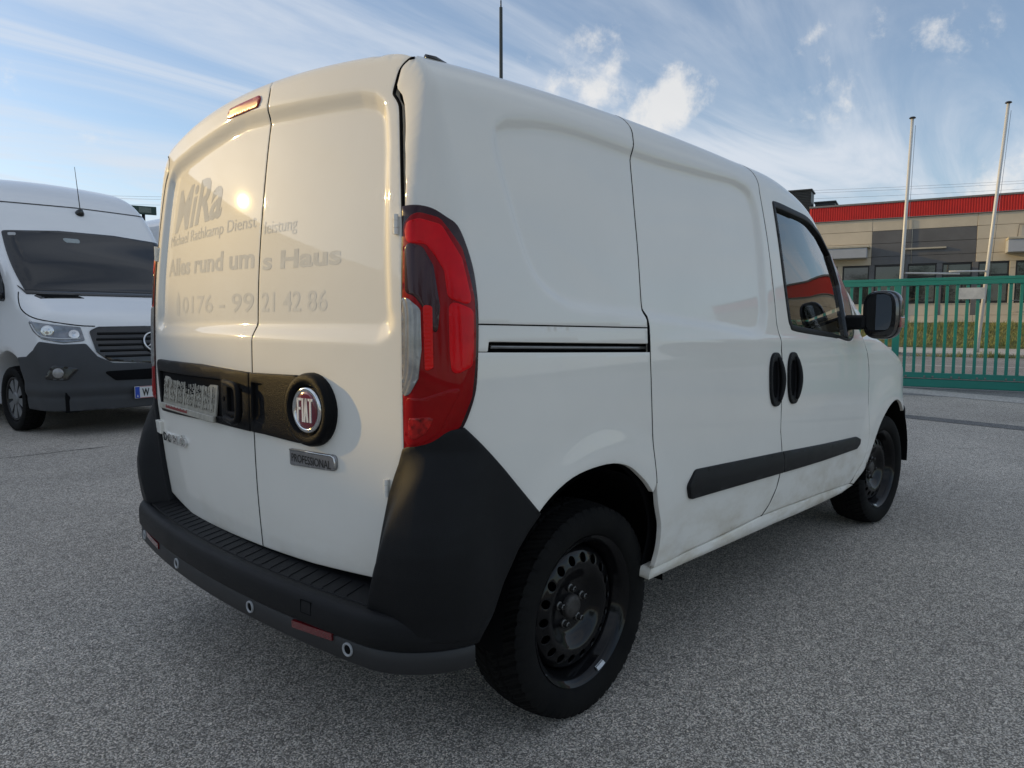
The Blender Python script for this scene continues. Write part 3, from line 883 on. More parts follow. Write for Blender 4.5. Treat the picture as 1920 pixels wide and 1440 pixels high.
mirror_parts(-1)
mirrored(fdoor)
# ---- rear doors
SEAM = lambda z: -.1455 - .012 * sstep(np.asarray(z, float), 1.70, 1.84)
RECR = [(0, 1.735), (-.135, 1.726), (-.285, 1.714), (-.469, 1.700), (-.566, 1.692), (-.615, 1.679), (-.638, 1.663), (-.648, 1.640), (-.660, 1.577), (-.696, 1.185), (-.692, 1.166), (-.672, 1.158), (0, 1.163)]
RECR = [ruv(y, z) for y, z in RECR]
RECpoly = RECR + [(-y, q) for y, q in reversed(RECR[1:-1])]
def rear_disp(UV, P):
    d = sdpoly(UV, RECpoly)
    bot = 1 - sstep(UV[:, 1], 1.16, 1.20)
    o = -.020 * (1 - sstep(d, 0.0, .034 + .018 * bot))
    return o
QT = 1.772
S1r = [ruv(y, z, x) for x, y, z in S1]
rd = S1r + [(-.40, .505), (-.146, .499)] + [(float(SEAM(z)), ruv(float(SEAM(z)), z)[1]) for z in (.8, 1.1, 1.4, 1.6, 1.7, 1.76, 1.81)] + [(-.160, QT), (-.40, QT - .003), (-.60, QT - .012), (-.70, QT - .026)]
door_r = panel('rear_door', rd, rear, M_WHITE, van, h=.0095, gap=.0026, disp=rear_disp, lip=.022, edge=.0025)
ldl = [(-y, q) for y, q in S1r]
ld = ldl + [(.40, .490), (-.145, .499)] + [(float(SEAM(z)), ruv(float(SEAM(z)), z)[1]) for z in (.8, 1.1, 1.4, 1.6, 1.7, 1.76, 1.81)] + [(-.158, QT), (.15, QT), (.40, QT - .003), (.60, QT - .012), (.70, QT - .026)]
door_l = panel('rear_door', ld, rear, M_WHITE, van, h=.0095, gap=.0026, disp=rear_disp, lip=.022, edge=.0025)
# rubber seals in the door gaps
P_, N_ = rear(np.array(cr(S1r, 3)), 0.0)
k_ = MB(); k_.tube([Vector(p - n * .0030) for p, n in zip(P_, N_)], .0042, 8); s1o = k_.build('door_seal', M_DARK, van, smooth=True); mirrored(s1o)
zs = [.50] + list(np.linspace(.55, 1.82, 90)); q_ = np.array([(float(SEAM(z)), ruv(float(SEAM(z)), z)[1]) for z in zs] + [(-.159, QT)])
P_, N_ = rear(q_, 0.0); P_ = P_ + N_ * rear_disp(q_, P_)[:, None]
k_ = MB(); k_.tube([Vector(p - n * .0030) for p, n in zip(P_, N_)], .0042, 8); k_.build('door_seal', M_DARK, van, smooth=True)

# ---- black trim across the doors
M_TRIMB = mat('black_handle_plastic', (0.009, 0.009, 0.010), rough=0.38, spec=0.08, bump=1.0, bump_scale=380, var=0.3, var_scale=6)
def rr_panel(name, out, parent, m=M_TRIMB, off=.012, holes=(), h=.012, lip=.02, edge=.004, disp=None):
    return panel(name, out, rear, m, parent, h=h, holes=holes, lip=lip, edge=edge, disp=(lambda UV, P: off + (disp(UV, P) if disp else 0 * P[:, 0])))
trim_l = rpoly([(.690, 1.018), (.640, .838), (.124, .853), (-.141, .849), (-.141, 1.012), (.196, 1.022)], [.02, .02, .02, .003, .003, .05])
plate_hole = rpoly([(.655, .985), (.630, .858), (.030, .868), (.030, .990)], [.015, .012, .01, .01])
grip_hole = rpoly([(-.006, .890), (-.108, .890), (-.108, .970), (-.006, .970)], .008)
tlp = rr_panel('handle_trim', trim_l, door_l, holes=[plate_hole, grip_hole], lip=.036)
th = np.linspace(math.radians(128), math.radians(-128), 26)
circ = [(-.443 - .093 * math.cos(a), .933 + .093 * math.sin(a)) for a in th]
trim_r = [(-.150, 1.012), (-.38, 1.016)] + circ + [(-.39, .842), (-.216, .849), (-.150, .849)]
pocket_hole = rpoly([(-.156, .876), (-.228, .872), (-.231, .965), (-.222, .988), (-.156, .992)], .012)
trp = rr_panel('handle_trim', trim_r, door_r, holes=[pocket_hole], lip=.036)
rr_panel('pocket_back', rpoly([(-.150, .866), (-.24, .862), (-.24, .996), (-.150, 1.0)], .004), door_r, m=M_TRIMB, off=-.0, h=.006, lip=.004, edge=.001, disp=lambda UV, P: .0105 - .009 * np.sin(np.clip((UV[:, 0] + .235) / .07, 0, 1) * math.pi / 2) * sstep(UV[:, 1], .868, .90))
rr_panel('plate_recess', rpoly([(.668, .995), (.640, .848), (.020, .858), (.020, 1.0)], .004), door_l, m=M_DARK, off=-.0, h=.02, lip=.004, edge=.001, disp=lambda UV, P: .0015 + 0 * P[:, 0])
rr_panel('grip_recess', rpoly([(.0, .884), (-.114, .884), (-.114, .976), (.0, .976)], .004), door_l, m=M_DARK, off=.002, h=.02, lip=.002, edge=.001)
def rp(y, z, off=0.0):
    P, N = rear(np.array([ruv(y, z)]), off); return Vector(P[0]), Vector(N[0])
# pull handle: a square loop
hb = MB()
hp = cr([(.004, .980), (-.06, .980), (-.108, .978), (-.126, .960), (-.128, .925), (-.126, .893), (-.108, .874), (-.06, .872), (.004, .872)], 3)
hq = []
for i, (y, z) in enumerate(hp):
    t = i / (len(hp) - 1); p, n = rp(y, z); hq.append(p + n * (.012 + .024 * min(1, 5 * t, 5 * (1 - t))))
hb.tube(hq, .0105, 8); hb.build('pull_handle', M_TRIMB, door_l, smooth=True)
kh = MB(); p, n = rp(.012, .930, .012); kh.lathe([(0, .002), (.006, .002), (.008, .0)], 14, frame(p, (0, 1, 0), n.cross(Vector((0, 1, 0))), n)); kh.build('key_cover', M_DARK, door_l)

# number-plate carrier with its two clip frames (no plate fitted)
pc, pn = rp(.335, .915)
ax_y = (rp(.10, .915)[0] - rp(.57, .915)[0]).normalized()
axz = Vector((0, 0, 1)); nn_ = ax_y.cross(axz).normalized()
nn_ = nn_ if nn_.x < 0 else -nn_
tilt = R(-6)
axz = (axz * math.cos(tilt) + nn_ * math.sin(tilt)).normalized(); n_ = axz.cross(ax_y) if axz.cross(ax_y).x < 0 else -axz.cross(ax_y)
PM = frame(pc - pn * .001 + Vector((0, 0, -.002)), ax_y, axz, n_)
M_CLIP = mat('dusty_plate_carrier', (.46, .43, .36), rough=.45, var=.35, var_scale=30, bump=.2, bump_scale=300)
cb = MB(); cb.box((-.262, -.060, -.004), (.262, .052, .003), .0015, PM); cb.box((-.270, -.064, .003), (.270, -.044, .012), .002, PM)
carrier = cb.build('plate_carrier', M_CLIP, door_l)
rnd = random.Random(11)
for half in (-1, 1):
    fb = MB(); db = MB(); x0 = half * .129 - .122
    for i in range(16):
        cx = x0 + i * .0153
        w = (.0095, .012, .0105)[i % 3]
        if i % 5 == 4:
            fb.box((cx + .002, -.034, .003), (cx + .0115, .045, .0075), .001, PM)
            continue
        cuts_ = [-.034, -.014 + .006 * (i % 2), .006 + .005 * ((i // 2) % 2), .026 - .004 * (i % 3), .046]
        for a_, b_ in zip(cuts_[:-1], cuts_[1:]):
            fb.box((cx, a_ + .0015, .003), (cx + w, b_ - .0035, rnd.choice((.0055, .0065, .008))), .001, PM)
            db.box((cx + w * .3, a_ + .004, .0081), (cx + w * .3 + .0035, a_ + .004 + rnd.uniform(.004, .009), .0085), 0, PM)
    for k in (0, 1):
        fb.lathe([(.0085, .003), (.0085, .010), (.0045, .010), (.0045, .003)], 14, PM @ Matrix.Translation((half * .129 + (-.10 if half > 0 else .06) + .02 * k, -.018, 0)))
    tag(fb.build('clip_frame', M_CLIP, door_l), kind='stuff'); tag(db.build('clip_slots', M_DARK, door_l), kind='stuff')
rb_ = MB()
for i in range(22):
    cx = -.20 + i * .0105
    rb_.box((cx, -.058, .0122), (cx + .0075, -.050 + .003 * (i % 3 == 0), .0128), 0, PM)
tag(rb_.build('strip_print', mat('red_print', (.30, .03, .03), rough=.5, var=.4, var_scale=60), door_l), kind='stuff')

# ---- round emblem
ep, en = rp(-.443, .933, .010)
en = (en + Vector((-.0, 0, 0))).normalized(); ey = Vector((0, -1, 0)); ey = (ey - en * ey.dot(en)).normalized(); ez = en.cross(ey)
if ez.z < 0: ez = -ez
EM = frame(ep, ey, ez, en)
rg = MB(); rg.lathe([(.097, -.012), (.0965, .004), (.092, .015), (.082, .020), (.072, .017), (.066, .008), (.0635, .003), (0, .003)], 64, EM)
rg.build('emblem_ring', M_TRIMB, door_r, smooth=True)
em = MB(); em.lathe([(.0625, .003), (.0615, .011), (.057, .0155), (.050, .0150), (.047, .011)], 64, EM); emb = em.build('emblem', M_CHROME, door_r, smooth=True)
sh = [(.0430 * math.copysign(abs(math.cos(q))**.72, math.cos(q)) * (1 - .06 * math.sin(q)), .0545 * math.copysign(abs(math.sin(q))**.86, math.sin(q))) for q in np.linspace(0, 2 * math.pi, 48)[:-1]]
sm = MB(); V = []; Fc = []; n = len(sh)
for k, (s_, h_) in enumerate(((1.0, .008), (.97, .0135), (.7, .0150), (.35, .0156))):
    V += [(a * s_, b * s_, h_) for a, b in sh]
for k in range(3):
    for i in range(n): Fc.append([k * n + i, k * n + (i + 1) % n, (k + 1) * n + (i + 1) % n, (k + 1) * n + i])
V.append((0, 0, .0158)); 
for i in range(n): Fc.append([3 * n + i, 3 * n + (i + 1) % n, 4 * n])
sm.add([tuple(EM @ Vector(p)) for p in V], Fc)
sm.build('emblem_shield', mat('burgundy_enamel', (.16, .006, .022), rough=.2, coat=1, coat_rough=.03, var=.15), door_r, smooth=True)
sr = MB()
for i in range(n):
    pass
def stroke_letters(mb, glyphs, M, h0, h1, t):
    for g in glyphs:
        for (x0, y0, x1, y1, w) in g:
            d = Vector((x1 - x0, y1 - y0)); L = d.length; d /= L; nrm = Vector((-d.y, d.x)) * (w or t) / 2
            a = Vector((x0, y0)); b = Vector((x1, y1))
            mb.prism([tuple(a - nrm), tuple(b - nrm), tuple(b + nrm), tuple(a + nrm)], h0, h1, M)
H = .031
fl = MB()
gl_ = [[(-.0315, -H, -.0315, H, .0064), (-.0315, H - .003, -.0165, H - .003, .0064), (-.0315, .004, -.0195, .004, .0064)],
       [(-.0105, -H, -.0105, H, .0064)],
       [(-.0035, -H, .0035, H, .0064), (.0095, -H, .0035, H, .0064), (-.001, -.012, .007, -.012, .0065)],
       [(.0225, -H, .0225, H, .0064), (.013, H - .003, .032, H - .003, .0064)]]
gl_ = [[(x0 * .98, y0, x1 * .98, y1, w) for x0, y0, x1, y1, w in g] for g in gl_]
stroke_letters(fl, gl_, EM, .0140, .0172, .005)
fl.build('emblem_letters', mat('bright_silver', (.82, .82, .82), rough=.4, metal=.2, var=.1), door_r)

# ---- badges and lettering
def wrap_text(s, y0, z0, width, height, name, parent, m, off=.0006, bold=0.0, shear=0.0, ext=0.0, disp=0.0, slope=0.0):
    V, F = text2d(s, 1.0, bold, shear)
    V = V - V.min(0); sc = V.max(0)
    U = np.stack([y0 - V[:, 0] / sc[0] * width, z0 + V[:, 1] / sc[1] * height + slope * V[:, 0] / sc[0] * width], 1)
    q = np.array([ruv(a, b) for a, b in U]) if U[:, 1].max() > 1.55 else U
    P, N = rear(q, 0.0)
    P = P + N * (rear_disp(q, P) + off + disp)[:, None]
    if ext > 0:
        W, G = extruded(V, F, 1.0); n = len(V)
        P2 = np.concatenate([P - N * .001, P + N * ext])
        return mesh(name, P2, G, m, parent, smooth=False)
    return mesh(name, P, F, m, parent, smooth=False)
wrap_text('DOBL\u00d2', .655, .722, .285, .040, 'model_badge', door_l, M_CHROME, bold=.03, ext=.008, slope=.03)
pb_out = rpoly([(-.337, .775), (-.533, .782), (-.533, .820), (-.337, .817)], [.004, .018, .012, .004])
rr_panel('badge_plate', pb_out, door_r, m=mat('badge_grey', (.34, .34, .35), rough=.34, metal=.8, var=.2, var_scale=30), off=.006, h=.008, lip=.008, edge=.002)
be = MB(); pts = [rp(y, z, .0075)[0] for y, z in [(-.340, .8165), (-.43, .8185), (-.520, .8195), (-.530, .814), (-.532, .800), (-.531, .788)]]; be.tube(pts, .0026, 6); be.build('badge_edge', M_CHROME, door_r, smooth=True)
wrap_text('PROFESSIONAL', -.346, .785, .168, .022, 'badge_letters', door_r, mat('badge_ink', (.012, .012, .013), rough=.5, var=.2), off=.0068, bold=.004, slope=-.012)
M_GHOST = mat('adhesive_ghost', (.70, .68, .62), rough=.6, spec=.0, coat=.55, coat_rough=.02, var=.2, var_scale=16, second=(.77, .75, .69))
M_GHOST2 = mat('faint_adhesive_ghost', (.735, .715, .655), rough=.6, spec=.0, coat=.6, coat_rough=.02, var=.15, var_scale=12, second=(.795, .772, .71))
G0 = .0005
def ghost(words, y0, z0, width, height, parent, m, bold=0.0, shear=0.0, slope=0.0):
    "faded lettering, one object for each letter"
    V, F = text2d(words, 1.0, bold, shear)
    V = V - V.min(0); sc = V.max(0)
    U = np.stack([y0 - V[:, 0] / sc[0] * width, z0 + V[:, 1] / sc[1] * height + slope * V[:, 0] / sc[0] * width], 1)
    q = np.array([ruv(a, b) for a, b in U]) if U[:, 1].max() > 1.55 else U
    P, N = rear(q, 0.0); P = P + N * (rear_disp(q, P) + .0005)[:, None]
    # group faces by connected pieces, pieces by overlap across the line (dots of i, marks)
    par = list(range(len(V)))
    def find(i):
        while par[i] != i: par[i] = par[par[i]]; i = par[i]
        return i
    for f in F:
        for k in f[1:]: par[find(k)] = find(f[0])
    isl = {}
    for f in F: isl.setdefault(find(f[0]), []).append(f)
    for fs in isl.values():
        ids = sorted({i for f in fs for i in f}); mp = {i: k for k, i in enumerate(ids)}
        mesh('letter', P[ids], [[mp[i] for i in f] for f in fs], m, parent, smooth=False)
ghost('MiRa', .585, 1.475, .46, .150, door_l, M_GHOST, bold=.025, shear=.22, slope=.03)
ghost('Michael Rathkamp Dienst', .630, 1.420, .745, .050, door_l, M_GHOST2, slope=.006)
ghost('leistung', -.165, 1.400, .165, .048, door_r, M_GHOST2)
ghost('Alles rund um', .640, 1.325, .755, .062, door_l, M_GHOST, bold=.03, slope=-.01)
ghost('s Haus', -.165, 1.308, .360, .052, door_r, M_GHOST, bold=.03)
ghost('0176 - 99', .450, 1.190, .570, .058, door_l, M_GHOST2, bold=.01)
ghost('21 42 86', -.165, 1.190, .310, .056, door_r, M_GHOST2, bold=.01)
ph = [(.520, 1.185), (.480, 1.180), (.478, 1.235), (.500, 1.268), (.522, 1.235)]
P, N = rear(np.array(ph), 0); P = P + N * (rear_disp(np.array(ph), P) + G0)[:, None]
mesh('letter', P, [[0, 1, 2, 3, 4]], M_GHOST2, door_l, smooth=False)

# ---- third brake light
tb = rpoly([(.100, 1.783), (.086, 1.809), (-.100, 1.812), (-.108, 1.800), (-.095, 1.782)], [.008, .01, .008, .008, .01])
tb = [ruv(y, z) for y, z in tb]
panel('brake_light', tb, rear, mat('brake_lens', (.40, .045, .05), rough=.3, spec=.2, coat=.2, coat_rough=.04, var=.2, var_scale=30), door_l, h=.005, disp=lambda UV, P: .005 + .0011 * np.sin(P[:, 2] * 2 * math.pi / .0075), lip=.012, edge=.002)

# ---- hinges
def hinge(y, z0, z1, parent, w=.016, out=.012):
    hb = MB(); p, n = rp(y, (z0 + z1) / 2)
    t = Vector((0, 0, 1)); a = t.cross(n).normalized()
    M = frame(p, a, t, n); hh = (z1 - z0) / 2
    hb.lathe([(0, -hh), (.0065, -hh), (.0065, -hh * .40), (.005, -hh * .38), (.0065, -hh * .34), (.0065, hh * .34), (.005, hh * .38), (.0065, hh * .40), (.0065, hh), (0, hh)], 14, frame(p + n * .007, a, n, t))
    hb.box((-.016, -hh * .86, -.004), (.004, hh * .86, .005), .002, M)
    return hb.build('hinge', M_WHITE, parent, smooth=False, sharp=30)
hinge(-.738, 1.364, 1.410, door_r); hinge(-.713, .742, .784, door_r)
hinge(.738, 1.386, 1.440, door_l)
hl = MB(); p, n = rp(.715, .765); a = Vector((0, 1, 0)); a = (a - n * a.dot(n)).normalized(); M = frame(p, a, Vector((0, 0, 1)), n)
hl.box((-.035, -.024, -.004), (.085, .024, .014), .003, M); hl.box((.072, -.016, .012), (.092, .016, .024), .003, M); hl.build('hinge', M_WHITE, door_l)

# ---- tail lamps on the corner
TL = [(-.565, -.750, 1.428), (-.552, -.783, 1.428), (-.531, -.811, 1.420), (-.507, -.833, 1.401), (-.487, -.847, 1.383), (-.472, -.858, 1.343), (-.458, -.868, 1.286), (-.452, -.874, 1.228), (-.453, -.880, 1.170), (-.461, -.886, 1.073), (-.469, -.887, 1.005), (-.486, -.884, .953), (-.504, -.877, .915), (-.523, -.866, .892), (-.549, -.844, .868), (-.572, -.812, .855), (-.586, -.769, .848)]
TLs = [cuv(*p) for p in TL]
TLuv = cr(TLs, 4)
lamp = panel('tail_lamp', inset(resample(TLuv, .012), .001), corner_chart, mat('dark_lamp_border', (.022, .002, .006), rough=.25, spec=.25, coat=.35, coat_rough=.02, var=.2), van, h=.009, disp=lambda UV, P: .004 + .007 * (1 - sstep(sdpoly(UV, TLuv), -.03, 0)), lip=.03, edge=.004)
tlc = np.array(TLuv); 
def lampuv(px, py):
    "pixel fractions of the lamp: across 0..1 from the door edge to the outer edge, up 0..1"
    z = .848 + py * (1.428 - .848)
    us = [p for p in resample(TLuv, .006)]
    row = sorted([u for u, v in us if abs(v - z) < .006])
    r0, r1 = (row[-1], row[0]) if row else (0, 0)
    return (r0 + (r1 - r0) * px, z)
def ld_(UV, P): return .004 + .007 * (1 - sstep(sdpoly(UV, TLuv), -.03, 0))
def lens(name, pts, m, extra, r=.008, h=.007, wob=None):
    out = rpoly([lampuv(*p) for p in pts], r * 1.6, 8)
    return panel(name, out, corner_chart, m, lamp, h=h, disp=lambda UV, P: ld_(UV, P) + extra + (wob(UV, P) if wob else 0), lip=.006, edge=.0012)
lens('lens_frame', [(.035, .93), (.40, .975), (.76, .95), (.90, .83), (.945, .64), (.955, .50), (.955, .36), (.955, .24), (.93, .12), (.7, .03), (.25, .015), (.035, .015)], M_REDD, .0008, r=.02)
lens('upper_lens', [(.045, .93), (.38, .945), (.70, .92), (.84, .79), (.905, .60), (.60, .635), (.585, .74), (.50, .80), (.40, .845), (.10, .855)], M_RED, .0022, r=.012)
lens('inner_lens', [(.07, .855), (.34, .835), (.45, .76), (.50, .60), (.47, .47), (.30, .60), (.20, .645), (.07, .655)], M_REDK, .0020, r=.015)
lens('side_lens', [(.61, .625), (.91, .585), (.92, .46), (.91, .365), (.66, .325), (.625, .42)], M_RED, .0022, r=.01)
lens('strip_lens', [(.31, .605), (.41, .60), (.43, .36), (.34, .345)], mat('bright_red_lens', (.75, .010, .008), rough=.25, spec=.15, coat=.2, var=.2, var_scale=20), .0030, r=.004, h=.004, wob=lambda UV, P: .0007 * np.sin(UV[:, 1] * 2 * math.pi / .009))
lens('lower_lens', [(.07, .24), (.30, .235), (.62, .27), (.78, .28), (.66, .10), (.45, .055), (.07, .045)], M_REDD, .0018, r=.015)
lens('reflector_lens', [(.14, .155), (.52, .165), (.45, .10), (.30, .075), (.16, .08)], mat('facet_red', (.5, .012, .010), rough=.2, spec=.2, coat=.3, var=.85, var_scale=60), .0030, r=.006)
lens('reversing_lens', [(.02, .638), (.12, .630), (.27, .590), (.285, .43), (.25, .315), (.14, .255), (.02, .242)], M_CLEAR, .0030, r=.012, h=.0045, wob=lambda UV, P: .0016 * np.sin(np.hypot((UV[:, 0] - .41) * 1.0, np.maximum(np.abs(UV[:, 1] - 1.118) - .05, 0)) * 2 * math.pi / .011))
mirrored(lamp)

# ---- rear bumper: corner wings, swept face with step, strip, sensors
seam_edge = [(-.586, -.772, .862), (-.588, -.760, .826), (-.589, -.747, .798), (-.591, -.728, .750), (-.592, -.710, .688), (-.592, -.688, .616), (-.590, -.656, .520), (-.585, -.640, .485)]
w_out = [cuv(*p) for p in seam_edge] + [cuv(-.60, -.80, .44), cuv(-.50, -.90, .42), cuv(-.474, -.905, .421), cuv(-.435, -.905, .466), cuv(-.400, -.91, .533), cuv(-.358, -.915, .600), cuv(-.320, -.915, .643), cuv(-.282, -.915, .676), cuv(-.399, -.904, .806), cuv(-.500, -.880, .913), cuv(-.53, -.86, .908)]
def wing_disp(UV, P):
    ph = UV[:, 0] / .3; z = P[:, 2]
    sp = np.interp(z, [.485, .52, .616, .688, .75, .80, .862], [1.42, 1.38, 1.26, 1.19, 1.12, 1.05, .99])
    o = np.interp(z, [.40, .45, .50, .58, .635, .68, .74, .80, .86], [.056, .064, .072, .076, .073, .064, .046, .026, .0])
    w = sstep(ph, .22, .85) * (1 - .92 * sstep(ph, sp - .24, sp - .01))
    return .010 + o * w
wing = panel('bumper_corner', w_out, corner_chart, M_PLAST, van, h=.009, disp=wing_disp, lip=.03, edge=.004)
mirrored(wing)
def bump_plan(n=90):
    "outer plan outline of the bumper, from the left wheel arch round the rear to the right one"
    xb, bw, wb, r = -.742, .11, .9165, .20
    F = lambda x, y: rmax(np.abs(y) - wb, xb + bw * y * y - x, r)
    pts = []
    for a in np.linspace(math.pi / 2 + .0, -math.pi / 2, n):
        pass
    ys = []
    # straight flank, corner, rear: shoot from an inner spine
    spine = [(-.25 - .0 * t, 0.0) for t in (0,)]
    out = []
    for a in np.linspace(100, -100, n):
        q = R(a); d = np.array([-math.cos(q), math.sin(q)]); o = np.array([-.42, .60 * math.sin(q)])
        lo_, hi_ = 0.0, 1.2
        for _ in range(40):
            m = (lo_ + hi_) / 2; p = o + d * m
            if F(p[0], p[1]) < 0: lo_ = m
            else: hi_ = m
        out.append(o + d * lo_)
    return np.array(out)
BP = bump_plan()
tn = np.gradient(BP, axis=0); tn /= np.linalg.norm(tn, axis=1, keepdims=True); BN = np.stack([tn[:, 1], -tn[:, 0]], 1)
if BN[len(BN) // 2, 0] > 0: BN = -BN
def bumper_sheet(name, prof, m, xe, parent=van):
    V = []; n = len(BP)
    sdist = np.concatenate([[0], np.cumsum(np.linalg.norm(np.diff(BP, axis=0), axis=1))])
    rows = []
    for (o_, z) in prof:
        P = BP - BN * o_
        e = xe(z)
        k = [i for i in range(n) if P[i, 0] <= e]
        i0, i1 = k[0], k[-1]
        s0 = np.interp(0, [0, 1], [sdist[i0], sdist[i0]]); s1 = sdist[i1]
        # exact end positions
        def endp(i, j):
            f = (e - P[i, 0]) / (P[j, 0] - P[i, 0] + 1e-12); return sdist[i] + (sdist[j] - sdist[i]) * f
        if i0 > 0: s0 = endp(i0, i0 - 1)
        if i1 < n - 1: s1 = endp(i1, i1 + 1)
        ss = np.linspace(s0, s1, 120)
        rows.append(np.stack([np.interp(ss, sdist, P[:, 0]), np.interp(ss, sdist, P[:, 1]), np.full(120, z)], 1))
    V = np.concatenate(rows); F = []
    for r_ in range(len(prof) - 1):
        for i in range(119):
            F.append([r_ * 120 + i, r_ * 120 + i + 1, (r_ + 1) * 120 + i + 1, (r_ + 1) * 120 + i])
    ob = mesh(name, V, F, m, parent, sharp=50)
    return ob
XE = lambda z: float(np.interp(z, [.34, .38, .421, .466, .533], [-.505, -.498, -.474, -.435, -.40]))
face = bumper_sheet('rear_bumper', [(.10, .398), (.010, .3985), (.003, .4005), (0, .404), (-.001, .43), (-.0005, .452), (.003, .466), (.009, .475), (.018, .4795), (.030, .481), (.037, .4805), (.039, .478), (.041, .4818), (.07, .487), (.11, .4945), (.17, .504)], M_PLAST, XE)
strip = bumper_sheet('bumper_strip', [(.08, .337), (.018, .338), (.010, .341), (.0065, .346), (.0060, .370), (.0065, .394), (.010, .3975), (.03, .399)], M_GREYP, lambda z: XE(.40) - .004)
def on_bump(y, o_=0.0):
    k = np.argsort(BP[:, 1]); yy = BP[k, 1]; xx = BP[k, 0]
    c = BP[:, 0] < -.55
    kk = np.argsort(BP[c][:, 1]); P = BP[c][kk]; Nn = BN[c][kk]
    x = np.interp(y, P[:, 1], P[:, 0]); n = np.array([np.interp(y, P[:, 1], Nn[:, 0]), np.interp(y, P[:, 1], Nn[:, 1])]); n /= np.linalg.norm(n)
    return Vector((x + n[0] * o_, y + n[1] * o_, 0)), Vector((n[0], n[1], 0))
for y in (.668, .262, -.251, -.668):
    p, n = on_bump(y, -.006); p.z = .374
    a = Vector((0, 0, 1)); M = frame(p, n.cross(a), a, n)
    s_ = MB(); s_.lathe([(.0172, -.002), (.0168, .004), (.0145, .005), (.0120, .003), (.0112, .0005)], 28, M)
    so = s_.build('parking_sensor', mat('pale_grey_ring', (.40, .41, .42), rough=.45, var=.2), strip, smooth=True)
    s_ = MB(); s_.lathe([(.0118, .0012), (.008, .0025), (0, .003)], 20, M); s_.build('sensor_core', M_DARK, strip, smooth=True)
for s in (-1, 1):
    V = []; F = []
    ys = np.linspace(.456, .615, 9)
    for y in ys:
        p, n = on_bump(s * y, 0.0)
        zc = .373 + .008 * (y - .456) / .159
        for (oo, z) in ((-.008, zc), (-.001, zc + .002), (-.001, zc + .020), (-.008, zc + .022)):
            V.append((p.x + n.x * oo, p.y + n.y * oo, z))
    for i in range(8):
        for k in range(3): F.append([i * 4 + k, i * 4 + k + 1, (i + 1) * 4 + k + 1, (i + 1) * 4 + k])
    F += [[0, 1, 2, 3], [32, 33, 34, 35]]
    mesh('rear_reflector', V, F, mat('reflector_red', (.16, .010, .014), rough=.2, coat=1, coat_rough=.05, var=.4, var_scale=120), strip, smooth=False)
tw = MB(); p, n = on_bump(-.519, .0005); M = frame((p.x, p.y, .444), n.cross(Vector((0, 0, 1))), (0, 0, 1), n)
for (a, b) in (((-.021, -.017), (.021, -.0155)), ((-.021, .0155), (.021, .017)), ((-.021, -.017), (-.0195, .017)), ((.0195, -.017), (.021, .017))):
    tw.box((a[0], a[1], -.002), (b[0], b[1], .0008), 0, M)
tw.build('tow_cover', M_DARK, face)
# ribs on the step
for i in range(27):
    y = .60 - i * 1.22 / 26
    p, n = on_bump(y, -.047); q, _ = on_bump(y, -.105)
    rb1 = MB(); p.z = .4832; q.z = .4940; d = (q - p); L = d.length; d /= L; sd_ = Vector((0, 0, 1)).cross(d).normalized()
    M = frame(p, d, sd_, d.cross(sd_))
    rb1.box((0, -.0014, -.003), (L, .0014, .0016), .0006, M); rb1.box((-.006, -.005, -.003), (-.001, .005, .0008), .0004, M)
    rb1.build('step_rib', M_PLAST, face)
# exhaust-side dark skirt below the bumper
sk = MB(); sk.box((-.60, -.60, .345), (-.45, .60, .40), .02); sk.build('rear_crossmember', M_DARK, van)

# ---- wheels
def tyre_mesh():
    nT, R0, half = 720, .318, .0975
    prof = []   # (y across, radius, groove flag)
    ny = 34
    ys = np.linspace(-.078, .078, ny)
    side_p = [(.060, .220), (.075, .219), (.088, .228), (.0955, .246), (.0975, .264), (.0955, .284), (.0905, .298), (.085, .306)]
    full = [(-a, b, 0) for a, b in side_p] + [(y, R0 - .010 * (abs(y) / .078)**2.4 - .0015, 1) for y in ys] + [(a, b, 0) for a, b in reversed(side_p)]
    A = np.arange(nT) * 2 * math.pi / nT
    V = []
    for (y, r, g) in full:
        rad = np.full(nT, r)
        if g:
            ph = A * 54 / (2 * math.pi) + abs(y) * 15 + (.5 if y < 0 else 0)
            fr = ph - np.floor(ph)
            groove = (fr < .30)
            sipe = (np.abs(fr - .62) < .05)
            cen = abs(abs(y) - .022 - .004 * 0) < .0042
            rad = rad - .0075 * groove - .003 * sipe - (.0075 if cen else 0)
        elif abs(y) > .084 and r > .29:
            ph = A * 54 / (2 * math.pi) + .085 * 15 + (.5 if y < 0 else 0); fr = ph - np.floor(ph)
            rad = rad - .004 * (fr < .30)
        V.append(np.stack([rad * np.cos(A), np.full(nT, y), rad * np.sin(A)], 1))
    V = np.concatenate(V); F = []
    m = len(full)
    i = np.arange(nT); j = (i + 1) % nT
    for k in range(m - 1):
        F += np.stack([k * nT + i, k * nT + j, (k + 1) * nT + j, (k + 1) * nT + i], 1).tolist()
    return V, F
TV, TF = tyre_mesh()
me_tyre = bpy.data.meshes.new('tyre'); me_tyre.from_pydata(TV.tolist(), [], TF); me_tyre.materials.append(M_RUB)
me_tyre.polygons.foreach_set('use_smooth', [True] * len(me_tyre.polygons)); me_tyre.set_sharp_from_angle(angle=R(35)); me_tyre.update()
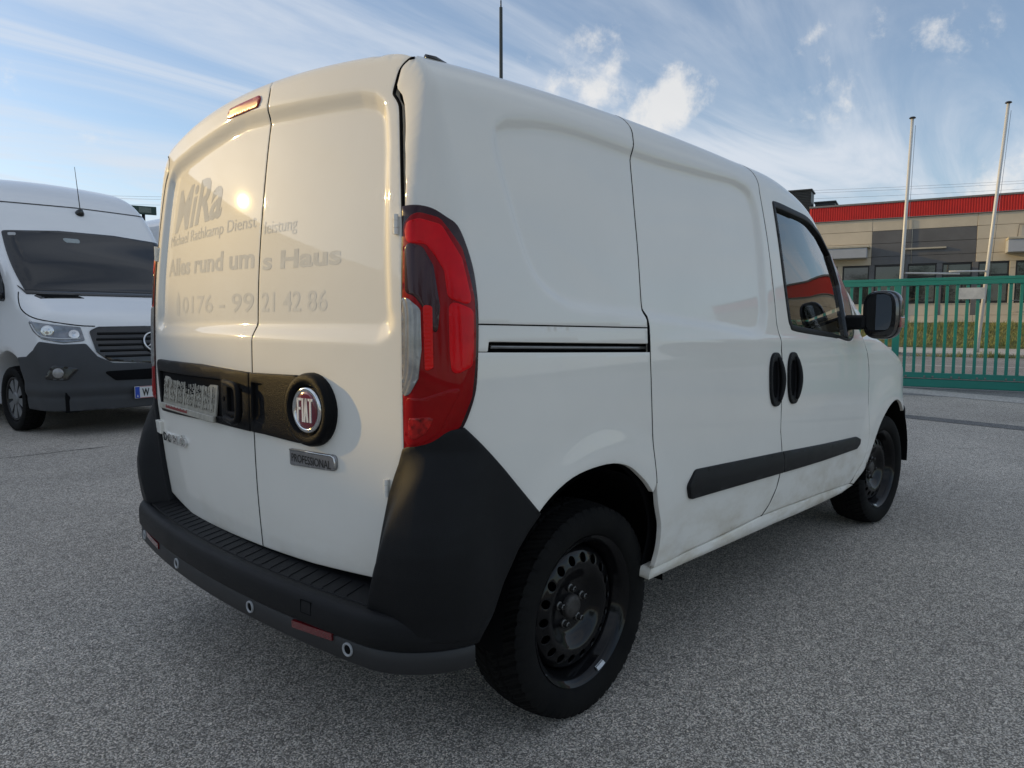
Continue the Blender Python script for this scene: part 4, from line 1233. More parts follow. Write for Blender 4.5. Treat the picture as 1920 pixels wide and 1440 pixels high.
def rim_mesh(nh=18):
    # outer side is -y; profile (radius, y)
    mb = MB()
    M = frame((0, 0, 0), (1, 0, 0), (0, 0, 1), (0, -1, 0))   # local z -> -y (outwards)
    mb.lathe([(.205, .058), (.219, .075), (.2235, .080), (.2215, .0835), (.216, .080), (.207, .074), (.199, .062), (.196, .048), (.190, .040), (.186, .020), (.184, -.02), (.19, -.06)], 72, M)
    zf = Spl([0, .030, .060, .072, .085, .105, .122, .134, .150, .168, .178, .186], [.022, .022, .022, .024, .030, .044, .054, .056, .051, .044, .036, .020])
    def ch(UV, off=0.0):
        r = np.hypot(UV[:, 0], UV[:, 1]); h = zf(r) + off
        P = np.stack([UV[:, 0], -h, UV[:, 1]], 1)
        dr = (zf(r + 1e-3) - zf(r - 1e-3)) / 2e-3; rr = np.maximum(r, 1e-6)
        N = np.stack([-dr * UV[:, 0] / rr, -np.ones_like(r), -dr * UV[:, 1] / rr], 1); N[:, 0] *= 1
        N = np.stack([-dr * UV[:, 0] / rr, np.full_like(r, -1.0), -dr * UV[:, 1] / rr], 1)
        return P, N / np.linalg.norm(N, axis=1, keepdims=True)
    ring = lambda r, n: [(r * math.cos(2 * math.pi * k / n), r * math.sin(2 * math.pi * k / n)) for k in range(n)]
    holes = []
    for k in range(nh):
        a = 2 * math.pi * k / nh
        e, t = np.array([math.cos(a), math.sin(a)]), np.array([-math.sin(a), math.cos(a)])
        holes.append([tuple(e * (.1505 + .0155 * math.cos(q)) + t * .0140 * math.sin(q)) for q in np.linspace(0, 2 * math.pi, 19)[:-1]])
    d = panel('disc', ring(.186, 120), ch, M_STEELB, None, h=.008, ho=.0048, holes=holes, lip=.006, edge=.0012)
    V = [tuple(v.co) for v in d.data.vertices]; F = [list(p.vertices) for p in d.data.polygons]
    bpy.data.objects.remove(d)
    mb.add(V, F)
    o = mb.build('wheel', M_STEELB, van, smooth=True)
    o.data.set_sharp_from_angle(angle=R(60))
    return o
wheel0 = rim_mesh()
def wheel_parts(w):
    t = link('tyre', me_tyre, w)
    h = MB(); M = frame((0, -.020, 0), (1, 0, 0), (0, 0, 1), (0, -1, 0))
    h.lathe([(.036, .0), (.0355, .014), (.030, .019), (.018, .021), (0, .0215)], 30, M); h.build('hub_cap', mat('rusty_hub', (.075, .07, .066), rough=.55, metal=.4, var=.6, var_scale=60), w, smooth=True)
    for k in range(5):
        a = 2 * math.pi * k / 5 + .35
        b = MB(); Mb = frame((.055 * math.cos(a), -.022, .055 * math.sin(a)), (1, 0, 0), (0, 0, 1), (0, -1, 0))
        b.lathe([(.0125, .0), (.0125, .005), (.0090, .007)], 16, Mb); b.lathe([(.0090, .006), (.0090, .020), (.0065, .0215), (.0060, .017), (0, .017)], 6, Mb)
        b.build('wheel_bolt', mat('bolt_steel', (.16, .155, .15), rough=.4, metal=.8, var=.4, var_scale=80), w)
    g = MB(); 
    for k in range(6):
        a0 = -1.28 + k * .028; r0, r1 = .2035, .2125
        M = None
        V = []
        for q in (a0, a0 + .030):
            for (r_, y) in ((r0, -.080), (r1, -.0865), (r1 + .002, -.082), (r0, -.074)):
                V.append((r_ * math.cos(q), y, r_ * math.sin(q)))
        g.add(V, [[0, 1, 5, 4], [1, 2, 6, 5], [2, 3, 7, 6], [0, 3, 2, 1], [4, 5, 6, 7]])
    g.build('balance_weight', mat('zinc', (.52, .53, .54), rough=.4, metal=.5, var=.3, var_scale=60), w)
wheel_parts(wheel0)
def place_wheel(x, y, rot, flip, steer=0.0):
    if not place_wheel.used:
        w = wheel0; place_wheel.used = True
    else:
        w = wheel0.copy(); col.objects.link(w); w.parent = van
        for ch in wheel0.children:
            k = ch.copy(); col.objects.link(k); k.parent = w
    w.location = (x, y, .316)
    w.rotation_euler = (0, rot, (math.pi if flip else 0) + steer)
    return w
place_wheel.used = False
for bx0 in (0, 2.755):
    for s in (-1, 1):
        k_ = MB(); k_.lathe([(.0, .02), (.150, .02), (.172, .0), (.172, -.10)], 36, frame((bx0, s * .735, .316), (1, 0, 0), (0, 0, 1), (0, s, 0))); k_.build('brake_drum', M_DARK, van, smooth=True)
place_wheel(0, -.775, .0, False)
place_wheel(2.755, -.765, .6, False, R(-4))
place_wheel(0, .775, 1.1, True)
place_wheel(2.755, .765, .3, True, R(-4))
# ------------------------------------------------------------------ the setting
def asphalt(name, lo, hi, scale, rough=.85, warm=(1, 1, 1), bump=.6, blotch=.25, stains=False):
    m = bpy.data.materials.new(name); m.use_nodes = True; nt = m.node_tree; p = nt.nodes['Principled BSDF']
    tcn = nt.nodes.new('ShaderNodeTexCoord')
    def L(a, b): nt.links.new(a, b)
    v = nt.nodes.new('ShaderNodeTexVoronoi'); v.inputs['Scale'].default_value = scale; L(tcn.outputs['Object'], v.inputs['Vector'])
    sep_ = nt.nodes.new('ShaderNodeSeparateColor'); L(v.outputs['Color'], sep_.inputs[0])
    pw = nt.nodes.new('ShaderNodeMath'); pw.operation = 'POWER'; pw.inputs[1].default_value = 1.9; L(sep_.outputs[0], pw.inputs[0])
    rmp = nt.nodes.new('ShaderNodeMix'); rmp.data_type = 'RGBA'
    rmp.inputs['A'].default_value = (lo * warm[0], lo * warm[1], lo * warm[2], 1); rmp.inputs['B'].default_value = (hi * warm[0], hi * warm[1], hi * warm[2], 1)
    L(pw.outputs[0], rmp.inputs['Factor'])
    hue = nt.nodes.new('ShaderNodeMix'); hue.data_type = 'RGBA'; hue.blend_type = 'MULTIPLY'
    L(sep_.outputs[1], hue.inputs['Factor']); L(rmp.outputs['Result'], hue.inputs['A']); hue.inputs['B'].default_value = (1.0, .95, .88, 1)
    n1 = nt.nodes.new('ShaderNodeTexNoise'); n1.inputs['Scale'].default_value = .55; n1.inputs['Detail'].default_value = 7; n1.inputs['Roughness'].default_value = .62; L(tcn.outputs['Object'], n1.inputs['Vector'])
    mr = nt.nodes.new('ShaderNodeMapRange'); mr.inputs['From Min'].default_value = .3; mr.inputs['From Max'].default_value = .7; mr.inputs['To Min'].default_value = 1 - blotch; mr.inputs['To Max'].default_value = 1 + blotch * .6; L(n1.outputs['Fac'], mr.inputs['Value'])
    n2 = nt.nodes.new('ShaderNodeTexNoise'); n2.inputs['Scale'].default_value = 22; n2.inputs['Detail'].default_value = 5; L(tcn.outputs['Object'], n2.inputs['Vector'])
    mr2 = nt.nodes.new('ShaderNodeMapRange'); mr2.inputs['From Min'].default_value = .3; mr2.inputs['From Max'].default_value = .7; mr2.inputs['To Min'].default_value = .86; mr2.inputs['To Max'].default_value = 1.12; L(n2.outputs['Fac'], mr2.inputs['Value'])
    mm = nt.nodes.new('ShaderNodeMath'); mm.operation = 'MULTIPLY'; L(mr.outputs[0], mm.inputs[0]); L(mr2.outputs[0], mm.inputs[1])
    if stains:
        n3 = nt.nodes.new('ShaderNodeTexNoise'); n3.inputs['Scale'].default_value = 1.5; n3.inputs['Detail'].default_value = 6; n3.inputs['Roughness'].default_value = .7; n3.inputs['Distortion'].default_value = .6; L(tcn.outputs['Object'], n3.inputs['Vector'])
        m3 = nt.nodes.new('ShaderNodeMapRange'); m3.inputs['From Min'].default_value = .60; m3.inputs['From Max'].default_value = .74; m3.inputs['To Min'].default_value = 1.0; m3.inputs['To Max'].default_value = .72; L(n3.outputs['Fac'], m3.inputs['Value'])
        n4 = nt.nodes.new('ShaderNodeTexNoise'); n4.inputs['Scale'].default_value = 9; n4.inputs['Detail'].default_value = 3; L(tcn.outputs['Object'], n4.inputs['Vector'])
        m4 = nt.nodes.new('ShaderNodeMapRange'); m4.inputs['From Min'].default_value = .70; m4.inputs['From Max'].default_value = .76; m4.inputs['To Min'].default_value = 1.0; m4.inputs['To Max'].default_value = .62; L(n4.outputs['Fac'], m4.inputs['Value'])
        q3 = nt.nodes.new('ShaderNodeMath'); q3.operation = 'MULTIPLY'; L(m3.outputs[0], q3.inputs[0]); L(m4.outputs[0], q3.inputs[1])
        q4 = nt.nodes.new('ShaderNodeMath'); q4.operation = 'MULTIPLY'; L(mm.outputs[0], q4.inputs[0]); L(q3.outputs[0], q4.inputs[1]); mm = q4
    sc = nt.nodes.new('ShaderNodeVectorMath'); sc.operation = 'SCALE'; L(hue.outputs['Result'], sc.inputs[0]); L(mm.outputs[0], sc.inputs['Scale'])
    L(sc.outputs[0], p.inputs['Base Color'])
    p.inputs['Roughness'].default_value = rough; p.inputs['Specular IOR Level'].default_value = .35
    b = nt.nodes.new('ShaderNodeBump'); b.inputs['Strength'].default_value = bump; b.inputs['Distance'].default_value = .003
    inv = nt.nodes.new('ShaderNodeMath'); inv.operation = 'SUBTRACT'; inv.inputs[0].default_value = 1; L(v.outputs['Distance'], inv.inputs[1])
    ad = nt.nodes.new('ShaderNodeMath'); ad.operation = 'ADD'; L(inv.outputs[0], ad.inputs[0]); L(sep_.outputs[2], ad.inputs[1])
    L(ad.outputs[0], b.inputs['Height']); L(b.outputs['Normal'], p.inputs['Normal'])
    MATS[name] = m
    return m
M_LOT = asphalt('gravelly_asphalt', .14, .86, 255, bump=.6, warm=(1.07, 1.0, .90), blotch=.24, stains=True)
M_ROAD = asphalt('street_asphalt', .14, .42, 120, bump=.4)
M_STRIPD = asphalt('dark_asphalt_patch', .07, .32, 160, bump=.6)
M_STRIPD2 = mat('crack_filler', (.02, .02, .02), rough=.9, var=.4, var_scale=6)
M_CONC = asphalt('pale_concrete', .34, .62, 60, bump=.3, warm=(1, .97, .92))
M_EARTH = asphalt('far_ground', .10, .22, 3, bump=.2)
def sheet(name, pts, z, m, structure=True):
    o = mesh(name, [(x, y, z) for x, y in pts], [list(range(len(pts)))], m, None, smooth=False)
    if structure: tag(o, kind='structure')
    return o
sheet('ground', [(-1500, -1500), (1500, -1500), (1500, 1500), (-1500, 1500)], -.008, M_EARTH)
gline = lambda y: 12.0 + .18 * (1.0 - y)
sheet('parking_lot', [(-60, -60), (gline(-60) - .0, -60), (gline(60), 60), (-60, 60)], 0.0, M_LOT)
sheet('repair_strip', [(8.03 + .157 * (y - .39), y) for y in (14, -14)] + [(7.70 + .175 * (y - .31), y) for y in (-14, 14)], .004, M_STRIPD)
sheet('gate_track', [(11.80 + .30 * (y - 1.41), y) for y in (6, -12)] + [(10.93 + .30 * (y - 1.16), y) for y in (-12, 6)], .004, M_CONC)
cv = []
rs = random.Random(3)
xs = np.linspace(-12, 12, 160); yy_ = [5.12 - .03 * (x + .3) + rs.uniform(-.012, .012) for x in xs]
V = [(x, y, .003) for x, y in zip(xs, yy_)] + [(x, y + rs.uniform(.006, .022), .003) for x, y in zip(xs, yy_)]
tag(mesh('asphalt_seam', V, [[i, i + 1, 160 + i + 1, 160 + i] for i in range(159)], M_STRIPD2, None, smooth=False), kind='structure')
ux, uy = .255, -.967
def fpt(s, d, z=0.0):
    "point in front of the building: s along the facade, d metres out from it"
    return (40.2 + ux * s - .967 * d, 6.48 + uy * s - .255 * d, z)
sheet('street', [fpt(-60, 30)[:2], fpt(60, 30)[:2], fpt(60, 16.2)[:2], fpt(-60, 16.2)[:2]], .002, M_ROAD)
rl = sheet('lane_line', [fpt(-60, 21.6)[:2], fpt(60, 21.6)[:2], fpt(60, 21.45)[:2], fpt(-60, 21.45)[:2]], .006, mat('road_paint', (.62, .62, .60), rough=.7, var=.35, var_scale=3))
pv = MB(); 
V = [fpt(-60, 16.2, -.1), fpt(60, 16.2, -.1), fpt(60, 16.2, .11), fpt(-60, 16.2, .11), fpt(-60, 11.6, .13), fpt(60, 11.6, .13), fpt(60, 11.6, -.1), fpt(-60, 11.6, -.1)]
tag(pv.add(V, [[0, 1, 2, 3], [3, 2, 5, 4], [4, 5, 6, 7]]).build('pavement', M_CONC), kind='structure')
M_TURF = mat('dry_turf', (.085, .095, .030), rough=.95, spec=.1, var=.5, var_scale=1.1, second=(.15, .13, .06), bump=.8, bump_scale=30)
bk = MB(); nb = 40
for i in range(nb + 1):
    for j, (d, z) in enumerate(((11.6, .12), (9.5, .30), (6.5, .62), (3.5, .92), (1.6, 1.02), (-.2, 1.04))):
        p = fpt(-60 + 120 * i / nb, d, z + .03 * math.sin(i * 1.7 + j)); bk.v.append(p)
for i in range(nb):
    for j in range(5):
        bk.f.append([i * 6 + j, (i + 1) * 6 + j, (i + 1) * 6 + j + 1, i * 6 + j + 1])
tag(bk.build('bank', M_TURF, smooth=True), kind='structure')
sheet_pl = MB(); V = [fpt(-60, 1.7, 1.025), fpt(60, 1.7, 1.025), fpt(60, -.2, 1.055), fpt(-60, -.2, 1.055)]
tag(sheet_pl.add(V, [[0, 1, 2, 3]]).build('building_path', M_CONC), kind='structure')
# grass blades on the bank
rg_ = np.random.default_rng(5)
n = 26000
s_ = rg_.uniform(-14, 16, n); d_ = rg_.uniform(2.2, 11.6, n)
# a few tufts along the kerb
nk = 2500; s_ = np.concatenate([s_, np.repeat(rg_.uniform(-14, 16, 50), 50) + rg_.normal(0, .28, nk)]); d_ = np.concatenate([d_, 16.25 + np.abs(rg_.normal(0, .10, nk))])
zz = np.interp(-d_, [-17, -16.2, -11.6, -9.5, -6.5, -3.5, -1.6], [.0, .0, .12, .30, .62, .92, 1.02])
hgt = rg_.uniform(.06, .24, len(s_)) * (0.6 + .6 * np.sin(s_ * 1.3 + d_ * .7)**2); ang = rg_.uniform(0, 6.28, len(s_)); lean = rg_.normal(0, .08, (len(s_), 2)); w = rg_.uniform(.008, .022, len(s_))
bx_ = 40.2 + ux * s_ - .967 * d_; by_ = 6.48 + uy * s_ - .255 * d_
A = np.stack([bx_ - w * np.cos(ang), by_ - w * np.sin(ang), zz - .02], 1); Bv = np.stack([bx_ + w * np.cos(ang), by_ + w * np.sin(ang), zz - .02], 1); Cv = np.stack([bx_ + lean[:, 0], by_ + lean[:, 1], zz + hgt], 1)
V = np.stack([A, Bv, Cv], 1).reshape(-1, 3); F = np.arange(len(V)).reshape(-1, 3)
M_BLADE = mat('grass_blade', (.13, .17, .05), rough=.8, spec=.2, var=.5, var_scale=.9, second=(.27, .26, .13))
g = mesh('grass', V, F, M_BLADE, None, smooth=False); tag(g, 'rough green and straw coloured grass on the bank before the building', 'grass', kind='stuff')

# ------------------------------------------------------------------ building across the street
FM = frame((40.2, 6.48, 0), (ux, uy, 0), (0, 0, 1), (-.967, -.255, 0))     # local: s, z, d
M_BEIGE = mat('beige_wall', (.64, .56, .44), rough=.9, spec=.2, var=.12, var_scale=1.2, bump=.3, bump_scale=60)
M_GREYW = mat('grey_wall', (.16, .16, .165), rough=.85, spec=.25, var=.22, var_scale=1.0, bump=.3, bump_scale=60)
M_REDF = mat('red_cladding', (.66, .026, .020), rough=.5, var=.15, var_scale=2)
M_FRAME = mat('dark_frame', (.012, .011, .011), rough=.4, var=.2)
M_WPANE = mat('dark_window_glass', (.020, .022, .025), rough=.04, spec=.8, coat=1, coat_rough=.01, var=.6, var_scale=.8)
M_CANOPY = mat('grey_canopy', (.42, .44, .48), rough=.55, var=.1, var_scale=2)
M_CREAM = mat('cream_strip', (.55, .50, .40), rough=.8, var=.25, var_scale=3)
bld = empty('shop_building', fpt(12, -8, 1.0)); bld.matrix_world = Matrix.Translation((40.2, 6.48, 1.0))
tag(bld, 'long beige building with red corrugated fascia and grey painted wall section', 'building')
BT = Matrix.Translation((-40.2, -6.48, -1.0))
def bpart(mb, name, m, parent=None, **k):
    if parent is None:
        mb.v = [tuple(BT @ Vector(p)) for p in mb.v]; return mb.build(name, m, bld, **k)
    mb.v = [tuple(BT @ Vector(p)) for p in mb.v]
    o = mb.build(name, m, parent, **k); return o
L0, L1 = -7.25, 34.0
b_ = MB(); b_.box((L0, 0.6, -18), (L1, 7.22, -.30), 0, FM); bpart(b_, 'core', M_GREYW)
b_ = MB(); b_.box((L0 - .02, 7.22, -18), (L1, 7.30, .03), 0, FM); bpart(b_, 'roof', M_GREYW)
rows = [(4.06, 4.475), (4.49, 5.16), (5.175, 5.82), (5.835, 6.43)]
cuts = [L0, -4.15, .52, 5.1, 9.7, 14.3, 18.9, 23.5, 28.1, L1]
for (z0, z1) in rows:
    for a, b in zip(cuts[:-1], cuts[1:]):
        gr = (a == -4.15) and z1 < 5.9
        w_ = MB(); w_.box((a + .006, z0, -.34), (b - .006, z1, random.uniform(-.004, .004)), .008, FM); bpart(w_, 'wall_panel', M_GREYW if gr else M_BEIGE)
for (z0, z1, d) in ((1.0, 1.40, .03), (1.41, 1.99, .0)):
    for a, b in zip(cuts[:-1], cuts[1:]):
        w_ = MB(); w_.box((a + .006, z0, -.34), (b - .006, z1, d + random.uniform(-.003, .003)), .008, FM); bpart(w_, 'wall_panel', M_BEIGE)
ww = [-7.05 + 1.54 * i for i in range(26)]
for i, s0 in enumerate(ww):
    e0 = s0 + 1.28
    if i == 6:
        # entrance door
        dmb = MB(); dmb.box((s0, 1.02, -.26), (s0 + .06, 4.05, -.04), 0, FM); dmb.box((e0 - .06, 1.02, -.26), (e0, 4.05, -.04), 0, FM); dmb.box((s0 + .06, 3.98, -.26), (e0 - .06, 4.05, -.04), 0, FM); dmb.box((s0 + .06, 3.25, -.26), (e0 - .06, 3.32, -.05), 0, FM); dmb.box((s0 + .06, 1.02, -.26), (e0 - .06, 1.35, -.06), 0, FM)
        dd = bpart(dmb, 'door', M_FRAME)
        pm = MB(); pm.box((s0 + .06, 1.35, -.22), (e0 - .06, 3.98, -.18), 0, FM); bpart(pm, 'pane', M_WPANE, dd)
    else:
        fm_ = MB(); t = .055
        fm_.box((s0, 2.0, -.26), (s0 + t, 4.05, -.05), 0, FM); fm_.box((e0 - t, 2.0, -.26), (e0, 4.05, -.05), 0, FM); fm_.box((s0 + t, 3.97, -.26), (e0 - t, 4.05, -.05), 0, FM); fm_.box((s0 + t, 2.0, -.26), (e0 - t, 2.12, -.05), 0, FM)
        if i >= 3: fm_.box((s0 + t, 3.36, -.25), (e0 - t, 3.44, -.08), 0, FM)
        if i in (3, 4): fm_.box((s0 + .86, 2.12, -.25), (s0 + .92, 3.36, -.08), 0, FM)
        fo = bpart(fm_, 'window', M_FRAME)
        pm = MB(); pm.box((s0 + t, 2.12, -.22), (e0 - t, 3.97, -.18), 0, FM); bpart(pm, 'pane', M_WPANE, fo)
        sl_ = MB(); sl_.box((s0 - .02, 1.96, -.20), (e0 + .02, 2.0, .03), .004, FM); bpart(sl_, 'sill', M_CREAM, fo)
    # pier to the right of the opening, in two blocks
    gr = -4.6 < e0 < .45
    for (z0, z1) in ((1.0 if gr else 1.995, 3.02), (3.03, 3.70), (3.71, 4.055)):
        p_ = MB(); p_.box((e0 + .004, z0, -.34), (s0 + 1.536, z1, .012 if gr else .004), .006, FM); bpart(p_, 'pier', M_GREYW if gr else M_BEIGE)
p_ = MB(); p_.box((L0, 1.995, -.34), (-7.054, 4.055, .004), .006, FM); bpart(p_, 'pier', M_BEIGE)
# red corrugated fascia, one sheet for each bay
for a, b in zip(cuts[:-1], cuts[1:]):
    V = []; F = []; prof = []
    nrib = int(round((b - a) / .115)); st = (b - a) / nrib
    for k in range(nrib):
        x = a + k * st
        prof += [(x, .02), (x + st * .32, .02), (x + st * .5, .055), (x + st * .82, .055)]
    prof.append((b, .02)); m_ = len(prof)
    V = [tuple(FM @ Vector((x, 6.47, d))) for x, d in prof] + [tuple(FM @ Vector((x, 7.24, d))) for x, d in prof]
    F = [[i, i + 1, m_ + i + 1, m_ + i] for i in range(m_ - 1)]
    q_ = MB(); q_.add(V, F); bpart(q_, 'fascia_sheet', M_REDF)
for (z0, z1, d) in ((6.435, 6.475, .075), (7.235, 7.33, .09)):
    q_ = MB(); q_.box((L0 - .03, z0, -.2), (L1, z1, d), .008, FM); bpart(q_, 'fascia_trim', mat('grey_trim', (.22, .22, .22), rough=.5, var=.2))
q_ = MB(); q_.box((L0 - .02, 6.435, -.3), (L1, 7.24, .015), 0, FM); bpart(q_, 'fascia_back', M_REDF)
for (a, b, z0, z1) in ((-9.2, -4.33, 4.39, 4.92), (1.72, 5.6, 4.40, 5.01)):
    q_ = MB(); q_.box((a, z0, .0), (b, z1, .95), .02, FM); c_ = bpart(q_, 'canopy', M_CANOPY)
    q_ = MB(); q_.box((a, z1 + .004, .0), (b + .12, z1 + .11, 1.0), .01, FM); bpart(q_, 'canopy_cap', M_CREAM, c_)
q_ = MB(); q_.box((-2.58, 4.79, 0), (-.76, 4.87, .10), .01, FM); bpart(q_, 'ledge', M_CREAM)
q_ = MB(); q_.tube([FM @ Vector((-2.63, 1.0, .07)), FM @ Vector((-2.63, 6.4, .07))], .03, 8); bpart(q_, 'drain_pipe', M_GREYW, smooth=True)
q_ = MB(); q_.tube([FM @ Vector((-2.3, 4.1, .03)), FM @ Vector((-2.3, 6.3, .03))], .012, 6); bpart(q_, 'cable', M_CREAM, smooth=True)
q_ = MB(); q_.tube([FM @ Vector((2.16, 5.0, .04)), FM @ Vector((2.22, 5.78, .04)), FM @ Vector((2.9, 5.78, .04))], .015, 6); bpart(q_, 'cable', M_GREYW, smooth=True)
# dark ventilation housings on the roof
M_VENTC = mat('dark_cladding', (.030, .034, .036), rough=.5, var=.3, var_scale=3)
for (a, b, z1, dd0, dd1, nm) in ((-8.55, -7.27, 8.36, -1.7, -.3, 'tall dark louvred ventilation tower beside the red fascia'), (-7.10, -6.10, 7.72, -2.6, -.9, 'low dark louvred roof housing beside the ventilation tower')):
    vt = empty('roof_housing', tuple(FM @ Vector(((a + b) / 2, 7.3 if a > -7.2 else 1.0, (dd0 + dd1) / 2)))); tag(vt, nm, 'roof housing')
    IM = Matrix.Translation(-vt.location)
    zb = 7.332 if a > -7.2 else 1.0
    k_ = MB(); k_.box((a, zb, dd0), (b, z1 - .10, dd1), 0, IM @ FM); k_.build('casing', M_VENTC, vt)
    k_ = MB(); k_.box((a - .07, z1 - .10, dd0 - .07), (b + .07, z1, dd1 + .07), .02, IM @ FM); k_.build('cap', M_VENTC, vt)
    zz_ = max(zb, 6.6) + .06
    while zz_ < z1 - .16:
        k_ = MB(); k_.box((a - .015, zz_, dd1 - .01), (b + .015, zz_ + .045, dd1 + .035), .008, IM @ FM); k_.build('louvre', M_VENTC, vt); zz_ += .09
# handrail at the entrance
hr = empty('handrail', fpt(2.2, 1.2, 1.03)); tag(hr, 'pale steel handrail at the building entrance', 'handrail')
k_ = MB(); IM = Matrix.Translation(-hr.location)
hp_ = [(2.0, 1.03, .4), (2.0, 2.0, .4), (2.06, 2.1, .45), (3.6, 2.1, .45), (3.66, 2.0, .4), (3.66, 1.03, .4)]
k_.tube([IM @ (FM @ Vector(p)) for p in hp_], .025, 8); k_.build('top_bar', M_DCHROME, hr, smooth=True)
k_ = MB(); k_.tube([IM @ (FM @ Vector(p)) for p in ((2.0, 1.55, .4), (3.66, 1.55, .4))], .018, 8); k_.build('mid_bar', M_DCHROME, hr, smooth=True)

# ------------------------------------------------------------------ sliding gate
M_GREEN = mat('teal_green_paint', (.012, .225, .170), rough=.42, var=.12, var_scale=3, coat=.2)
GM = frame((12.0, 1.0, 0), (.18, -.9837, 0), (0, 0, 1), (-.9837, -.18, 0))      # local: along, up, towards the lot
gate = empty('sliding_gate', (12.0, 1.0, 0)); tag(gate, 'teal green metal sliding gate with upright bars and a heavy bottom beam', 'gate')
IG = Matrix.Translation((-12.0, -1.0, 0)) @ GM
GL, GR = -6.0, 7.5
def gp(lo, hi, name, m=M_GREEN, bev=.004):
    k = MB(); k.box(lo, hi, bev, IG); return k.build(name, m, gate)
gp((GL, 1.745, -.03), (GR, 1.815, .03), 'top_rail'); gp((GL, 1.818, -.04), (GR, 1.868, .022), 'top_channel')
gp((GL, .185, -.035), (GR, .275, .035), 'bottom_rail'); gp((GL, .03, -.05), (GR, .170, .05), 'bottom_beam', bev=.01)
gp((GL, .172, .03), (GR, .183, .052), 'gear_rack', M_DCHROME, .001)
x = -.63 - .145 * 36
k = 0
me_p = None
while x < GR:
    if abs(x + .63) < .01 or abs(x - 4.445) < .08:
        gp((x - .055, .276, -.032), (x + .055, 1.744, .032), 'gate_post')
    else:
        if me_p is None:
            pk = MB(); pk.box((-.024, .276, -.012), (.024, 1.744, .012), .003, IG); po = pk.build('bar', M_GREEN, gate); me_p = po.data
        else:
            po = link('bar', me_p, gate)
        po.location = Vector((.18 * x, -.9837 * x, 0))
    x += .145
for i, xx in enumerate((-.45, -.17, -.05, .22, .33, .58, .69, .97, 1.08)):
    b_ = MB(); b_.box((xx - .014, .195, .035), (xx + .014, .225, .045), .003, IG); b_.lathe([(.006, 0), (.006, .006), (0, .008)], 8, IG @ Matrix.Translation((xx, .21, .045))); b_.build('rack_bolt', M_DCHROME, gate)
sg = MB(); sg.box((.26, 1.505, .036), (.62, 1.690, .040), 0, Matrix.Translation(-(GM @ Vector((.44, 1.505, .038)))) @ GM)
so = sg.build('notice_board', mat('weathered_white_sheet', (.60, .61, .60), rough=.6, var=.3, var_scale=9, second=(.42, .44, .44))); so.location = GM @ Vector((.44, 1.505, .038))
tag(so, 'blank weathered white sheet fixed to the bars of the green gate', 'notice')

# ------------------------------------------------------------------ poles and cables
def pole(name, base, topp, r0, r1, m, label, cat='pole', group=None):
    e = empty(name, base); tag(e, label, cat, group)
    d = Vector(topp) - Vector(base)
    k = MB(); k.tube([(0, 0, 0), d * .5, d], [r0, (r0 + r1) / 2, r1], 14); k.build('mast', m, e, smooth=True)
    k = MB(); k.lathe([(r0 * 2.2, 0), (r0 * 2.2, .02), (r0 * 1.2, .03)], 16); k.build('base_plate', M_DCHROME, e)
    return e, d
M_MAST = mat('white_mast', (.62, .62, .60), rough=.35, var=.12, var_scale=2)
POLE1 = [(23.844, 4.882, 0.1), (23.96, 4.761, 7.535)]
ARM1 = [(23.961, 4.76, 2.675), (25.178, 3.487, 2.657)]
POLE2 = [(25.676, 2.978, 0.1), (26.055, 2.582, 8.011)]
ARM2 = [(25.768, 2.882, 2.742), (24.958, 3.729, 2.726)]
LAMP = [(11.666, 10.971, 0.0), (11.664, 10.974, 8.987)]
WH_H = 7.6
for (b, t, lab, arm) in ((POLE1[0], POLE1[1], 'white flagpole behind the gate in front of the grey wall section', ARM1), (POLE2[0], POLE2[1], 'white flagpole leaning sideways behind the white notice sheet', ARM2)):
    e, d = pole('flagpole', b, t, .062, .045, M_MAST, lab, 'flagpole', None)
    k = MB(); k.lathe([(.0, .05), (.07, .045), (.095, .02), (.10, .0), (.05, -.02)], 18, Matrix.Translation(d)); k.build('finial', M_GLOSSB, e, smooth=True)
    k = MB(); k.tube([d * .15 + Vector((.07, -.09, 0)), d * .97 + Vector((.04, -.09, 0))], .006, 6); k.build('halyard', M_DCHROME, e, smooth=True)
    a0, a1 = Vector(arm[0]) - Vector(b), Vector(arm[1]) - Vector(b)
    k = MB(); k.tube([a0, a1], .028, 8); k.build('banner_arm', M_MAST, e, smooth=True)
e, d = pole('lamp_post', LAMP[0], LAMP[1], .060, .042, mat('green_grey_paint', (.035, .045, .042), rough=.5, var=.2), 'dark green grey post rising behind the roof of the white cargo van', 'post')
k = MB(); k.tube([d, d + Vector((0, 0, .17))], .018, 8); k.build('spigot', M_GLOSSB, e, smooth=True)
PA, PB = Vector((-12, 215, 0)), Vector((178, 17, 0))
for zz in (29.0, 28.5, 27.4):
    pts = []
    for k in range(25):
        t = k / 24; p = PA.lerp(PB, t); p.z = zz - 4.0 * 4 * t * (1 - t); pts.append(p)
    cb_ = MB(); cb_.tube(pts, .022, 5)
    tag(cb_.build('overhead_cable', M_DCHROME, smooth=True), 'thin overhead power cable crossing the sky far behind the vehicles', 'cable', 'overhead power cables')
for pp in (PA, PB):
    e = empty('power_pole', pp); tag(e, 'tall power pole carrying the far overhead cables', 'power pole', 'power poles')
    k = MB(); k.tube([(0, 0, 0), (0, 0, 29.4)], [.25, .15], 10); k.build('mast', M_DCHROME, e, smooth=True)
    k = MB(); k.box((-1.6, -.08, 27.2), (1.6, .08, 27.35)); k.build('cross_arm', M_DCHROME, e)
